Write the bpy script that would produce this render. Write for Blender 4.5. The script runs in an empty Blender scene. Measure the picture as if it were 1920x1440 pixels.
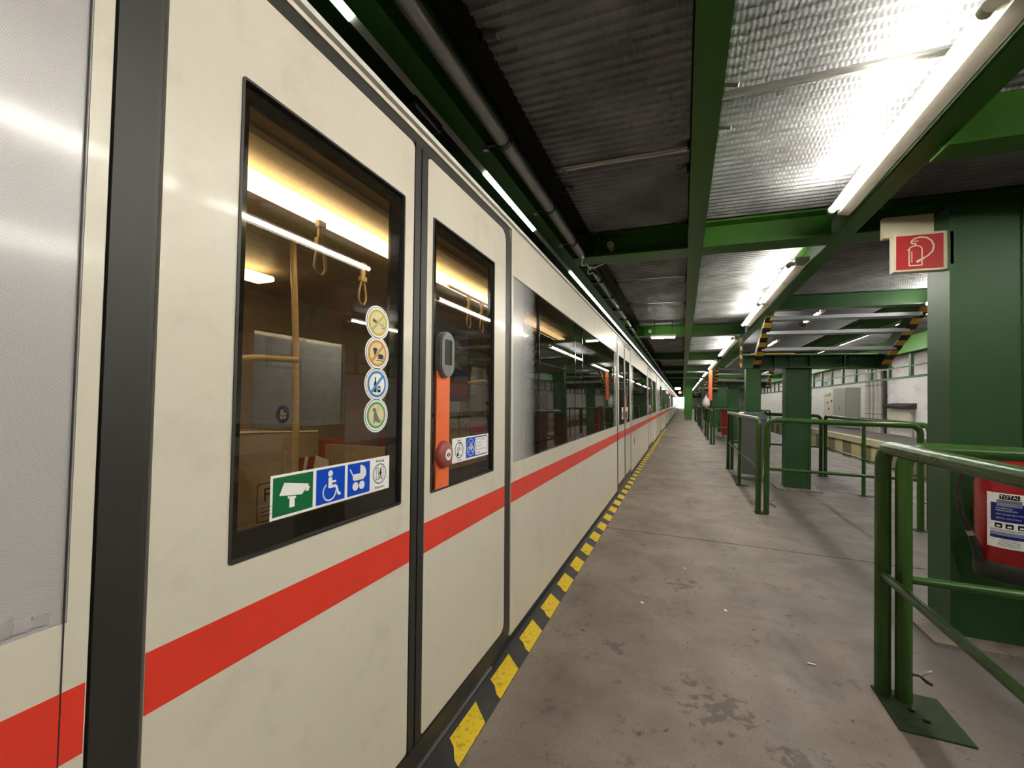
import bpy, math, random
from mathutils import Vector, Matrix
random.seed(7)
sc = bpy.context.scene
col = sc.collection
PI = math.pi

# ------------------------------------------------------------------ camera
EYE = 1.35
XV = Vector((0.93208, 0.01513, -0.36193)); YV = Vector((0.36245, 0.03964, 0.93116))
ZV = XV.cross(YV).normalized(); XV = YV.cross(ZV).normalized()
cam = bpy.data.cameras.new('camera'); cam.sensor_width = 36.0; cam.lens = 822 / 1920 * 36
cam.clip_start = 0.02; cam.clip_end = 400
co = bpy.data.objects.new('camera', cam); col.objects.link(co)
co.matrix_world = Matrix(((XV[0], -XV[1], -XV[2], 0), (YV[0], -YV[1], -YV[2], 0), (ZV[0], -ZV[1], -ZV[2], EYE), (0, 0, 0, 1)))
sc.camera = co
# ------------------------------------------------------------------ world, view
w = bpy.data.worlds.new('sky'); sc.world = w; w.use_nodes = True
w.node_tree.nodes['Background'].inputs[0].default_value = (0.86, 0.93, 1.0, 1)
w.node_tree.nodes['Background'].inputs[1].default_value = 6.0
sc.view_settings.view_transform = 'Standard'; sc.view_settings.look = 'None'
sc.view_settings.exposure = 0.92; sc.view_settings.gamma = 1.0
sc.view_settings.use_curve_mapping = False
cy_ = sc.cycles; cy_.use_light_tree = False
cy_.max_bounces = 5; cy_.diffuse_bounces = 3; cy_.glossy_bounces = 3; cy_.transmission_bounces = 2; cy_.transparent_max_bounces = 10
cy_.caustics_reflective = False; cy_.caustics_refractive = False; cy_.sample_clamp_indirect = 6.0; cy_.adaptive_threshold = 0.04
TUBE_E = 55.0          # platform tubes
EDGE_E = 4.0           # lamp strip over the train edge
CAR_E = 1.5            # warm strip inside the first car
HALL_E = 270.0          # tubes over the far platform

# ------------------------------------------------------------------ materials
def newmat(name):
    m = bpy.data.materials.new(name); m.use_nodes = True
    nt = m.node_tree; b = nt.nodes.get('Principled BSDF')
    return m, nt, b
def setc(b, key, v):
    b.inputs[key].default_value = v
def paint(name, c, rough=0.45, metal=0.0, var=0.12, scale=4.0, bump=0.0, bscale=60.0, coat=0.0, dirt=None, dirt_amt=0.0, dscale=3.0, spec=0.5, stretch=(1, 1, 1)):
    m, nt, b = newmat(name)
    N, L = nt.nodes, nt.links
    tc = N.new('ShaderNodeTexCoord'); mp = N.new('ShaderNodeMapping'); mp.inputs['Scale'].default_value = stretch
    L.new(tc.outputs['Object'], mp.inputs[0])
    no = N.new('ShaderNodeTexNoise'); no.inputs['Scale'].default_value = scale; no.inputs['Detail'].default_value = 2
    L.new(mp.outputs[0], no.inputs['Vector'])
    mx = N.new('ShaderNodeMix'); mx.data_type = 'RGBA'
    mx.inputs[6].default_value = (*[v * (1 - var) for v in c], 1); mx.inputs[7].default_value = (*[min(1, v * (1 + var)) for v in c], 1)
    L.new(no.outputs[0], mx.inputs[0]); out = mx.outputs[2]
    if dirt:
        n2 = N.new('ShaderNodeTexNoise'); n2.inputs['Scale'].default_value = dscale; n2.inputs['Detail'].default_value = 4; n2.inputs['Roughness'].default_value = 0.7
        L.new(mp.outputs[0], n2.inputs['Vector'])
        r = N.new('ShaderNodeMapRange'); r.inputs[1].default_value = 0.52; r.inputs[2].default_value = 0.75; r.inputs[4].default_value = dirt_amt
        L.new(n2.outputs[0], r.inputs[0])
        m2 = N.new('ShaderNodeMix'); m2.data_type = 'RGBA'; m2.inputs[7].default_value = (*dirt, 1)
        L.new(r.outputs[0], m2.inputs[0]); L.new(out, m2.inputs[6]); out = m2.outputs[2]
    L.new(out, b.inputs['Base Color'])
    setc(b, 'Roughness', rough); setc(b, 'Metallic', metal); setc(b, 'Coat Weight', coat); setc(b, 'Specular IOR Level', spec)
    if coat: setc(b, 'Coat Roughness', 0.08)
    if bump:
        nb = N.new('ShaderNodeTexNoise'); nb.inputs['Scale'].default_value = bscale; nb.inputs['Detail'].default_value = 1
        L.new(mp.outputs[0], nb.inputs['Vector'])
        bp = N.new('ShaderNodeBump'); bp.inputs['Strength'].default_value = bump; bp.inputs['Distance'].default_value = 0.01
        L.new(nb.outputs[0], bp.inputs['Height']); L.new(bp.outputs[0], b.inputs['Normal'])
    return m
def flat(name, c, rough=0.5, metal=0.0, spec=0.4):
    m, nt, b = newmat(name); setc(b, 'Base Color', (*c, 1)); setc(b, 'Roughness', rough); setc(b, 'Metallic', metal); setc(b, 'Specular IOR Level', spec)
    return m
def emit(name, c, s):
    m, nt, b = newmat(name); setc(b, 'Base Color', (0.8, 0.8, 0.8, 1)); setc(b, 'Emission Color', (*c, 1)); setc(b, 'Emission Strength', s); return m
def srgb(r, g, b):
    f = lambda v: (v / 255 / 12.92) if v / 255 <= 0.04045 else ((v / 255 + 0.055) / 1.055) ** 2.4
    return (f(r), f(g), f(b))

M = {}
M['green'] = paint('green_paint', (0.038, 0.135, 0.013), 0.42, var=0.12, scale=3, bump=0.05, bscale=25, spec=0.25, dirt=(0.03, 0.05, 0.02), dirt_amt=0.35)
M['green_dark'] = paint('dark_green_paint', (0.027, 0.076, 0.026), 0.42, var=0.15, scale=3, bump=0.05, bscale=25, spec=0.3)
M['green_lit'] = paint('lit_green_paint', (0.06, 0.22, 0.03), 0.4, var=0.1, scale=2, spec=0.3)  # green raised in the base colour to stand for strong light on far columns
M['plate'] = paint('dirty_green_plate', (0.030, 0.050, 0.024), 0.7, var=0.3, scale=9, dirt=(0.09, 0.075, 0.065), dirt_amt=0.8, dscale=7, spec=0.2)
M['tread'] = paint('galvanised_tread', (0.42, 0.44, 0.48), 0.5, metal=0.2, var=0.15, scale=5)
M['green_rail'] = paint('rail_green_paint', (0.036, 0.094, 0.018), 0.24, var=0.15, scale=5, bump=0.06, bscale=30, spec=0.35, dirt=(0.03, 0.05, 0.03), dirt_amt=0.5, dscale=6)
M['train'] = paint('cream_train_paint', (0.69, 0.640, 0.535), 0.33, var=0.05, scale=2.5, bump=0.012, bscale=8, coat=0.15, dirt=(0.35, 0.32, 0.25), dirt_amt=0.28, dscale=4)
M['red_band'] = paint('red_stripe_paint', (0.74, 0.042, 0.022), 0.38, var=0.08, scale=5, dirt=(0.25, 0.03, 0.02), dirt_amt=0.3, dscale=4, coat=0.1)
M['rubber'] = paint('black_rubber', (0.018, 0.017, 0.015), 0.5, var=0.25, scale=8, bump=0.03, bscale=40)
M['gasket'] = paint('dark_grey_rubber', (0.026, 0.024, 0.022), 0.48, var=0.2, scale=5)
M['black'] = flat('black_print', (0.006, 0.006, 0.006), 0.25)
M['frit'] = flat('black_glass_border', (0.008, 0.007, 0.006), 0.12)
M['alu'] = paint('aluminium', (0.62, 0.61, 0.58), 0.3, metal=1.0, var=0.1, scale=10)
M['steel'] = paint('grey_steel_pipe', (0.25, 0.24, 0.23), 0.42, metal=0.7, var=0.25, scale=6)
M['white_plastic'] = paint('white_plastic', (0.72, 0.71, 0.66), 0.45, var=0.06, scale=5)
M['batten'] = paint('cream_batten', (0.62, 0.58, 0.47), 0.4, var=0.12, scale=6, dirt=(0.25, 0.2, 0.13), dirt_amt=0.4, dscale=9)
M['tube'] = emit('fluorescent_tube', (1.0, 0.96, 0.86), TUBE_E)
M['edge_lamp'] = emit('lit_edge_diffuser', (1.0, 0.98, 0.95), EDGE_E)
M['hall_tube'] = emit('hall_tube', (1.0, 0.96, 0.9), HALL_E)
M['car_strip'] = emit('warm_car_light', (1.0, 0.74, 0.40), CAR_E * 2.2)
M['red_lamp'] = emit('red_signal', (1.0, 0.05, 0.05), 9)
M['green_lamp'] = emit('green_exit_light', (0.5, 1.0, 0.8), 3)
M['red'] = paint('extinguisher_red', (0.30, 0.008, 0.010), 0.25, var=0.06, scale=3, coat=0.4)
M['sign_red'] = flat('sign_red', (0.34, 0.009, 0.014), 0.4)
M['cream'] = paint('cream_sign', (0.60, 0.53, 0.38), 0.5, var=0.08, scale=8)
M['white'] = flat('white_print', (0.90, 0.90, 0.88), 0.4)
M['cam_green'] = flat('sticker_green', srgb(20, 100, 58), 0.3)
M['blue'] = flat('sticker_blue', srgb(0, 68, 190), 0.3)
M['navy'] = flat('label_navy', srgb(20, 30, 110), 0.35)
M['grey'] = flat('print_grey', (0.16, 0.17, 0.19), 0.4)
M['greyblue'] = flat('print_greyblue', (0.22, 0.25, 0.4), 0.4)
M['ring_y'] = flat('ring_yellow', srgb(196, 176, 70), 0.4); M['ring_o'] = flat('ring_orange', srgb(205, 140, 66), 0.4)
M['ring_b'] = flat('ring_blue', srgb(52, 128, 196), 0.4); M['ring_g'] = flat('ring_green', srgb(96, 160, 100), 0.4)
M['pale_y'] = flat('pale_yellow', srgb(222, 210, 160), 0.4)
M['orange'] = paint('orange_vinyl', (0.84, 0.16, 0.045), 0.4, var=0.04, scale=6, dirt=(0.35, 0.07, 0.03), dirt_amt=0.35, dscale=14)
M['button'] = paint('dull_red_plastic', (0.30, 0.06, 0.055), 0.4, var=0.1, scale=10)
M['handle_grey'] = paint('grey_handle_plastic', (0.14, 0.145, 0.15), 0.42, var=0.08, scale=12)
M['lcd'] = flat('handle_window', (0.05, 0.055, 0.045), 0.15)
M['yellow'] = paint('worn_yellow_tape', (0.86, 0.60, 0.025), 0.55, var=0.1, scale=10, dirt=(0.16, 0.11, 0.02), dirt_amt=0.85, dscale=38, bump=0.1, bscale=90)
M['tape_black'] = paint('black_tape', (0.03, 0.031, 0.034), 0.5, var=0.2, scale=6, dirt=(0.10, 0.09, 0.08), dirt_amt=0.3, dscale=8)
M['haz_y'] = flat('hazard_yellow', (0.62, 0.36, 0.03), 0.45); M['haz_k'] = flat('hazard_black', (0.012, 0.012, 0.012), 0.45)
M['dark'] = paint('dark_void_steel', (0.01, 0.011, 0.01), 0.7, var=0.2, scale=3)
M['brick'] = paint('white_painted_wall', (0.74, 0.72, 0.70), 0.7, var=0.08, scale=0.8, dirt=(0.36, 0.34, 0.32), dirt_amt=0.5, dscale=0.9, stretch=(1, 1, 3))
M['cabinet'] = paint('grey_cabinet_paint', (0.34, 0.34, 0.27), 0.45, var=0.05, scale=2)
M['rad'] = paint('cream_radiator', (0.62, 0.58, 0.45), 0.45, var=0.05, scale=3)
M['duct'] = paint('stained_steel_flue', (0.55, 0.52, 0.47), 0.4, metal=0.3, var=0.25, scale=2, dirt=(0.3, 0.25, 0.2), dirt_amt=0.5, dscale=1.2)
M['block_y'] = paint('faded_yellow_block', (0.58, 0.50, 0.25), 0.7, var=0.12, scale=3)
M['block_b'] = paint('brown_block', (0.21, 0.17, 0.09), 0.75, var=0.2, scale=3)
M['lip'] = paint('cream_kerb', (0.52, 0.47, 0.30), 0.7, var=0.12, scale=2)
M['bin'] = paint('grey_bin_plastic', (0.12, 0.125, 0.12), 0.5, var=0.15, scale=4, dirt=(0.22, 0.21, 0.19), dirt_amt=0.4)
M['binlid'] = paint('bin_lid_plastic', (0.16, 0.19, 0.2), 0.35, var=0.1, scale=4)
M['interior'] = paint('brown_interior', (0.27, 0.215, 0.145), 0.5, var=0.15, scale=3)
M['interior_ceiling'] = paint('cream_interior_ceiling', (0.50, 0.42, 0.29), 0.45, var=0.35, scale=3, stretch=(14, 1, 1))
M['pole'] = paint('yellow_pole', (0.58, 0.46, 0.27), 0.3, var=0.05, scale=4, coat=0.3)
M['seat'] = paint('red_seat', (0.32, 0.02, 0.025), 0.6, var=0.2, scale=8)
M['seat_brown'] = paint('tan_panel', (0.34, 0.27, 0.175), 0.5, var=0.12, scale=4)
M['bolt'] = flat('dark_bolt', (0.05, 0.045, 0.04), 0.4, metal=0.6)
M['bag'] = paint('white_bag', (0.65, 0.63, 0.62), 0.6, var=0.1, scale=20)

def concrete():
    m, nt, b = newmat('worn_concrete'); N, L = nt.nodes, nt.links
    tc = N.new('ShaderNodeTexCoord')
    def noise(s, d=6, r=0.6, sc_=(1, 1, 1)):
        mp = N.new('ShaderNodeMapping'); mp.inputs['Scale'].default_value = sc_; L.new(tc.outputs['Object'], mp.inputs[0])
        n = N.new('ShaderNodeTexNoise'); n.inputs['Scale'].default_value = s; n.inputs['Detail'].default_value = d; n.inputs['Roughness'].default_value = r
        L.new(mp.outputs[0], n.inputs['Vector']); return n.outputs[0]
    def rng(o, a, b_, lo, hi):
        r = N.new('ShaderNodeMapRange'); r.inputs[1].default_value = a; r.inputs[2].default_value = b_; r.inputs[3].default_value = lo; r.inputs[4].default_value = hi; L.new(o, r.inputs[0]); return r.outputs[0]
    def mix(f, a, c, blend='MIX'):
        x = N.new('ShaderNodeMix'); x.data_type = 'RGBA'; x.blend_type = blend
        L.new(f, x.inputs[0])
        for i, v in ((6, a), (7, c)):
            if isinstance(v, tuple): x.inputs[i].default_value = (*v, 1)
            else: L.new(v, x.inputs[i])
        return x.outputs[2]
    c = mix(rng(noise(1.1, 5, 0.62), 0.35, 0.68, 0, 1), (0.145, 0.115, 0.093), (0.285, 0.230, 0.185))
    c = mix(rng(noise(0.5, 4, 0.6, (1, 0.35, 1)), 0.4, 0.7, 0, 0.55), c, (0.31, 0.264, 0.218))
    c = mix(rng(noise(90, 2, 0.5), 0.35, 0.7, 0, 0.25), c, (0.07, 0.057, 0.048))
    c = mix(rng(noise(7, 4, 0.75), 0.58, 0.68, 0, 0.6), c, (0.065, 0.055, 0.048))           # dark spots
    c = mix(rng(noise(2.4, 5, 0.7, (1, 0.5, 1)), 0.54, 0.70, 0, 0.65), c, (0.085, 0.072, 0.062))   # scuffs
    c = mix(rng(noise(26, 3, 0.6), 0.70, 0.74, 0, 0.8), c, (0.065, 0.055, 0.05))
    c = mix(rng(noise(1.5, 3, 0.5, (1, 9, 1)), 0.62, 0.75, 0, 0.25), c, (0.085, 0.072, 0.06))
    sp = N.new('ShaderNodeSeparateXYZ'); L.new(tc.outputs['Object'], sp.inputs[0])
    c = mix(rng(sp.outputs[0], 0.82, 1.3, 0, 0.7), c, (0.080, 0.072, 0.072))                      # dirt where nobody walks, deepened to paint in stair shade behind the rails
    nz = noise(16, 3, 0.6)
    for cx, cy, rad in ((0.16, 2.19, 0.26), (0.05, 2.34, 0.10), (0.42, 2.02, 0.16), (-0.33, 2.50, 0.12), (0.02, 3.55, 0.22)):
        vm = N.new('ShaderNodeVectorMath'); vm.operation = 'DISTANCE'; vm.inputs[1].default_value = (cx, cy, 0); L.new(tc.outputs['Object'], vm.inputs[0])
        fa = rng(vm.outputs['Value'], 0.0, rad, 0.24, -0.06)
        ad = N.new('ShaderNodeMath'); ad.operation = 'ADD'; L.new(fa, ad.inputs[0]); L.new(nz, ad.inputs[1])
        c = mix(rng(ad.outputs[0], 0.62, 0.68, 0, 0.6), c, (0.05, 0.042, 0.037))                   # spilt drops
    L.new(c, b.inputs['Base Color'])
    L.new(rng(noise(3, 5), 0.3, 0.7, 0.45, 0.75), b.inputs['Roughness'])
    bp = N.new('ShaderNodeBump'); bp.inputs['Strength'].default_value = 0.12; bp.inputs['Distance'].default_value = 0.01
    L.new(noise(120, 3), bp.inputs['Height']); L.new(bp.outputs[0], b.inputs['Normal'])
    return m
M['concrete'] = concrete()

def glass(name, tint, dirt, dirt_c=(0.20, 0.17, 0.13), rough=0.004, ior=1.6):
    m, nt, b = newmat(name); N, L = nt.nodes, nt.links; N.remove(b)
    out = N['Material Output']
    tr = N.new('ShaderNodeBsdfTransparent'); tr.inputs[0].default_value = (*tint, 1)
    gl = N.new('ShaderNodeBsdfGlossy'); gl.inputs['Roughness'].default_value = rough; gl.inputs[0].default_value = (0.95, 0.95, 0.95, 1)
    fr = N.new('ShaderNodeFresnel'); fr.inputs[0].default_value = ior
    df = N.new('ShaderNodeBsdfDiffuse'); df.inputs[0].default_value = (*dirt_c, 1)
    tc = N.new('ShaderNodeTexCoord'); no = N.new('ShaderNodeTexNoise'); no.inputs['Scale'].default_value = 55; no.inputs['Detail'].default_value = 3; no.inputs['Roughness'].default_value = 0.75
    L.new(tc.outputs['Object'], no.inputs['Vector'])
    r = N.new('ShaderNodeMapRange'); r.inputs[1].default_value = 0.4; r.inputs[2].default_value = 0.75; r.inputs[3].default_value = dirt * 0.35; r.inputs[4].default_value = dirt * 2.0
    L.new(no.outputs[0], r.inputs[0])
    ge = N.new('ShaderNodeNewGeometry'); iv = N.new('ShaderNodeMath'); iv.operation = 'SUBTRACT'; iv.inputs[0].default_value = 1.0; L.new(ge.outputs['Backfacing'], iv.inputs[1])
    fm = N.new('ShaderNodeMath'); fm.operation = 'MULTIPLY'; L.new(fr.outputs[0], fm.inputs[0]); L.new(iv.outputs[0], fm.inputs[1])
    m1 = N.new('ShaderNodeMixShader'); L.new(r.outputs[0], m1.inputs[0]); L.new(tr.outputs[0], m1.inputs[1]); L.new(df.outputs[0], m1.inputs[2])
    m2 = N.new('ShaderNodeMixShader'); L.new(fm.outputs[0], m2.inputs[0]); L.new(m1.outputs[0], m2.inputs[1]); L.new(gl.outputs[0], m2.inputs[2])
    L.new(m2.outputs[0], out.inputs[0])
    return m
M['glass'] = glass('dirty_tinted_door_glass', (0.80, 0.77, 0.70), 0.045)
M['glass_side'] = glass('dark_tinted_window_glass', (0.42, 0.40, 0.37), 0.04)
M['glass_far'] = glass('far_window_glass', (0.75, 0.76, 0.78), 0.03)

def film(name, rev):
    m, nt, b = newmat(name); N, L = nt.nodes, nt.links
    out = N['Material Output']; setc(b, 'Base Color', (0.55, 0.55, 0.55, 1)); setc(b, 'Roughness', 0.18); setc(b, 'Coat Weight', 0.3)
    tc = N.new('ShaderNodeTexCoord'); sx = N.new('ShaderNodeSeparateXYZ'); L.new(tc.outputs['Generated'], sx.inputs[0])
    r = N.new('ShaderNodeMapRange'); r.interpolation_type = 'LINEAR'
    r.inputs[1].default_value = -0.1; r.inputs[2].default_value = 0.8; r.inputs[3].default_value = 0.0; r.inputs[4].default_value = 1.0
    if rev: r.inputs[1].default_value = 1.1; r.inputs[2].default_value = 0.2
    L.new(sx.outputs[1], r.inputs[0])
    n = N.new('ShaderNodeTexNoise'); n.inputs['Scale'].default_value = 30; n.inputs['Detail'].default_value = 5; L.new(tc.outputs['Object'], n.inputs['Vector'])
    bp = N.new('ShaderNodeBump'); bp.inputs['Strength'].default_value = 0.25; bp.inputs['Distance'].default_value = 0.004; L.new(n.outputs[0], bp.inputs['Height']); L.new(bp.outputs[0], b.inputs['Normal'])
    tr = N.new('ShaderNodeBsdfTransparent'); mx = N.new('ShaderNodeMixShader')
    L.new(r.outputs[0], mx.inputs[0]); L.new(b.outputs[0], mx.inputs[1]); L.new(tr.outputs[0], mx.inputs[2]); L.new(mx.outputs[0], out.inputs[0])
    return m
M['film_a'] = film('fading_dot_film', False); M['film_b'] = film('fading_dot_film_end', True)
def mesh_film():
    m, nt, b = newmat('perforated_vinyl_film'); N, L = nt.nodes, nt.links
    tc = N.new('ShaderNodeTexCoord'); mp = N.new('ShaderNodeMapping'); mp.inputs['Rotation'].default_value = (0.35, 0, 0); L.new(tc.outputs['Object'], mp.inputs[0])
    v = N.new('ShaderNodeTexVoronoi'); v.inputs['Scale'].default_value = 420; v.inputs['Randomness'].default_value = 0.15; L.new(mp.outputs[0], v.inputs['Vector'])
    r = N.new('ShaderNodeMapRange'); r.inputs[1].default_value = 0.15; r.inputs[2].default_value = 0.5; L.new(v.outputs[0], r.inputs[0])
    mx = N.new('ShaderNodeMix'); mx.data_type = 'RGBA'; mx.inputs[6].default_value = (0.58, 0.55, 0.55, 1); mx.inputs[7].default_value = (0.38, 0.36, 0.365, 1)
    L.new(r.outputs[0], mx.inputs[0]); L.new(mx.outputs[2], b.inputs['Base Color'])
    setc(b, 'Roughness', 0.3); setc(b, 'Coat Weight', 0.6); setc(b, 'Coat Roughness', 0.13)
    bp = N.new('ShaderNodeBump'); bp.inputs['Strength'].default_value = 0.2; bp.inputs['Distance'].default_value = 0.0006; L.new(v.outputs[0], bp.inputs['Height']); L.new(bp.outputs[0], b.inputs['Normal'])
    return m
M['film'] = mesh_film()
def ribbed():
    m, nt, b = newmat('galvanised_ribbed_sheet'); N, L = nt.nodes, nt.links
    tc = N.new('ShaderNodeTexCoord')
    n = N.new('ShaderNodeTexNoise'); n.inputs['Scale'].default_value = 2.2; n.inputs['Detail'].default_value = 3; L.new(tc.outputs['Object'], n.inputs['Vector'])
    r = N.new('ShaderNodeMapRange'); r.inputs[1].default_value = 0.35; r.inputs[2].default_value = 0.7; L.new(n.outputs[0], r.inputs[0])
    mx = N.new('ShaderNodeMix'); mx.data_type = 'RGBA'; mx.inputs[6].default_value = (0.13, 0.13, 0.137, 1); mx.inputs[7].default_value = (0.29, 0.294, 0.308, 1)
    L.new(r.outputs[0], mx.inputs[0]); L.new(mx.outputs[2], b.inputs['Base Color']); setc(b, 'Metallic', 0.22); setc(b, 'Roughness', 0.52)
    sx = N.new('ShaderNodeSeparateXYZ'); L.new(tc.outputs['Object'], sx.inputs[0])
    mu = N.new('ShaderNodeMath'); mu.operation = 'MULTIPLY'; mu.inputs[1].default_value = 2 * PI / 0.021; L.new(sx.outputs[0], mu.inputs[0])
    si = N.new('ShaderNodeMath'); si.operation = 'SINE'; L.new(mu.outputs[0], si.inputs[0])
    bp = N.new('ShaderNodeBump'); bp.inputs['Strength'].default_value = 0.24; bp.inputs['Distance'].default_value = 0.003; L.new(si.outputs[0], bp.inputs['Height']); L.new(bp.outputs[0], b.inputs['Normal'])
    return m
M['ribbed'] = ribbed()

# ------------------------------------------------------------------ mesh helpers
class MB:
    def __init__(s): s.v = []; s.f = []; s.m = []; s.mats = []; s.smooth = []
    def mi(s, mat):
        if mat not in s.mats: s.mats.append(mat)
        return s.mats.index(mat)
    def add(s, vs, fs, mat, sm=False):
        o = len(s.v); k = s.mi(mat); s.v += [tuple(p) for p in vs]
        for f in fs: s.f.append([i + o for i in f]); s.m.append(k); s.smooth.append(sm)
        return s
    def box(s, x0, x1, y0, y1, z0, z1, mat):
        vs = [(x, y, z) for x in (x0, x1) for y in (y0, y1) for z in (z0, z1)]
        return s.add(vs, [(0, 1, 3, 2), (4, 6, 7, 5), (0, 4, 5, 1), (2, 3, 7, 6), (0, 2, 6, 4), (1, 5, 7, 3)], mat)
    def bar(s, p, q, wx, wz, mat, up=(0, 0, 1)):          # rectangular bar from p to q
        p, q = Vector(p), Vector(q); d = (q - p).normalized(); u = Vector(up); a = d.cross(u).normalized(); c = a.cross(d).normalized()
        vs = [e + a * i * wx / 2 + c * j * wz / 2 for e in (p, q) for i in (-1, 1) for j in (-1, 1)]
        return s.add(vs, [(0, 1, 3, 2), (4, 6, 7, 5), (0, 4, 5, 1), (2, 3, 7, 6), (0, 2, 6, 4), (1, 5, 7, 3)], mat)
    def tube(s, path, r, mat, n=12, cap=True):
        path = [Vector(p) for p in path]; rings = []; ref = None
        for i, p in enumerate(path):
            a = path[max(i - 1, 0)]; b = path[min(i + 1, len(path) - 1)]; d = (b - a).normalized()
            if ref is None: ref = d.orthogonal().normalized()
            ref = (ref - d * ref.dot(d)).normalized(); bi = d.cross(ref)
            rr = r[i] if isinstance(r, (list, tuple)) else r
            rings.append([p + (ref * math.cos(2 * PI * k / n) + bi * math.sin(2 * PI * k / n)) * rr for k in range(n)])
        vs = [v for ring in rings for v in ring]; fs = []
        for i in range(len(path) - 1):
            for k in range(n): fs.append((i * n + k, i * n + (k + 1) % n, (i + 1) * n + (k + 1) % n, (i + 1) * n + k))
        s.add(vs, fs, mat, True)
        if cap:
            s.add(rings[0], [tuple(range(n))], mat); s.add(rings[-1], [tuple(range(n))[::-1]], mat)
        return s
    def prism(s, poly, axis, a, b, mat):                   # poly of 2D points extruded along axis from a to b
        n = len(poly)
        def P(u, v, t): return {'x': (t, u, v), 'y': (u, t, v), 'z': (u, v, t)}[axis]
        vs = [P(u, v, a) for u, v in poly] + [P(u, v, b) for u, v in poly]
        fs = [tuple(range(n)), tuple(range(2 * n - 1, n - 1, -1))] + [(i, (i + 1) % n, n + (i + 1) % n, n + i) for i in range(n)]
        return s.add(vs, fs, mat)
    def frame(s, outer, inner, axis, a, b, mat):           # outer/inner loops with the same number of points
        n = len(outer)
        def P(p, t): return {'x': (t, p[0], p[1]), 'y': (p[0], t, p[1]), 'z': (p[0], p[1], t)}[axis]
        vs = [P(p, a) for p in outer] + [P(p, a) for p in inner] + [P(p, b) for p in outer] + [P(p, b) for p in inner]
        fs = []
        for i in range(n):
            j = (i + 1) % n
            fs += [(i, j, n + j, n + i), (2 * n + j, 2 * n + i, 3 * n + i, 3 * n + j), (i, 2 * n + i, 2 * n + j, j), (n + i, n + j, 3 * n + j, 3 * n + i)]
        return s.add(vs, fs, mat)
    def lathe(s, prof, c, mat, n=28, axis='z'):
        vs = []; fs = []
        for r, h in prof:
            for k in range(n):
                a = 2 * PI * k / n; u, v = r * math.cos(a), r * math.sin(a)
                vs.append((c[0] + u, c[1] + v, c[2] + h) if axis == 'z' else (c[0] + h, c[1] + u, c[2] + v))
        for i in range(len(prof) - 1):
            for k in range(n): fs.append((i * n + k, i * n + (k + 1) % n, (i + 1) * n + (k + 1) % n, (i + 1) * n + k))
        return s.add(vs, fs, mat, True)
    def build(s, name, parent=None, world=True):
        me = bpy.data.meshes.new(name)
        off = Vector((0, 0, 0))
        if parent is not None and world:
            p = parent
            while p is not None: off += Vector(p.location); p = p.parent
        me.from_pydata([(a - off.x, b - off.y, c - off.z) for a, b, c in s.v], [], s.f)
        for mt in s.mats: me.materials.append(mt)
        me.polygons.foreach_set('material_index', s.m); me.polygons.foreach_set('use_smooth', s.smooth); me.update()
        o = bpy.data.objects.new(name, me); col.objects.link(o)
        if parent is not None: o.parent = parent
        return o
def tag(o, label=None, cat=None, group=None, kind=None):
    if label: o['label'] = label
    if cat: o['category'] = cat
    if group: o['group'] = group
    if kind: o['kind'] = kind
    return o
def thing(name, label, cat, loc, group=None):
    o = bpy.data.objects.new(name, None); col.objects.link(o); o.location = loc; o.empty_display_size = 0.1
    return tag(o, label, cat, group)
def copy_tree(o, parent=None):
    c = o.copy(); col.objects.link(c); c.parent = parent
    for ch in list(o.children): copy_tree(ch, c)
    return c
def share(o, name, parent, loc=(0, 0, 0), rot=None):
    c = bpy.data.objects.new(name, o.data); col.objects.link(c); c.parent = parent; c.location = loc
    if rot: c.rotation_euler = rot
    return c
ORD = ['first', 'second', 'third', 'fourth', 'fifth', 'sixth', 'seventh', 'eighth', 'ninth', 'tenth', 'eleventh', 'twelfth', 'thirteenth', 'fourteenth', 'fifteenth', 'sixteenth', 'seventeenth', 'eighteenth', 'nineteenth', 'twentieth', 'twenty-first', 'twenty-second', 'twenty-third', 'twenty-fourth', 'twenty-fifth', 'twenty-sixth', 'twenty-seventh', 'twenty-eighth', 'twenty-ninth', 'thirtieth'] + ['%dth' % k for k in range(31, 80)]
def arc(c, r, a0, a1, n=6):
    return [(c[0] + r * math.cos(math.radians(a0 + (a1 - a0) * i / n)), c[1] + r * math.sin(math.radians(a0 + (a1 - a0) * i / n))) for i in range(n + 1)]
def rrect(y0, y1, z0, z1, r=(0.01,) * 4, n=4):             # radii: bl, br, tr, tl
    p = []
    for (cy, cz), rad, a in (((y0 + r[0], z0 + r[0]), r[0], 180), ((y1 - r[1], z0 + r[1]), r[1], 270), ((y1 - r[2], z1 - r[2]), r[2], 0), ((y0 + r[3], z1 - r[3]), r[3], 90)):
        p += arc((cy, cz), rad, a, a + 90, n)
    return p
def ell(cy, cz, ry, rz, n=32):
    return [(cy + ry * math.cos(2 * PI * i / n), cz + rz * math.sin(2 * PI * i / n)) for i in range(n)]
_fonts = {}
def text(mb, body, cy, cz, size, mat, x, align='CENTER', sx=1.0, fn=None):
    cu = bpy.data.curves.new('lettering', 'FONT'); cu.body = body; cu.size = size; cu.align_x = align; cu.align_y = 'CENTER'; cu.resolution_u = 2
    to = bpy.data.objects.new('lettering', cu); col.objects.link(to)
    dg = bpy.context.evaluated_depsgraph_get(); ev = to.evaluated_get(dg); me = ev.to_mesh()
    fn = fn or (lambda u, v: (x, cy + u * sx, cz + v))
    mb.add([fn(p.co.x, p.co.y) for p in me.vertices], [tuple(f.vertices) for f in me.polygons], mat)
    ev.to_mesh_clear(); bpy.data.objects.remove(to); bpy.data.curves.remove(cu)

# ================================================================== SETTING
PITCH = 4.9; B0 = 3.78; YEND = 116.0; CZ = 2.8; BZ = 2.6
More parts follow.
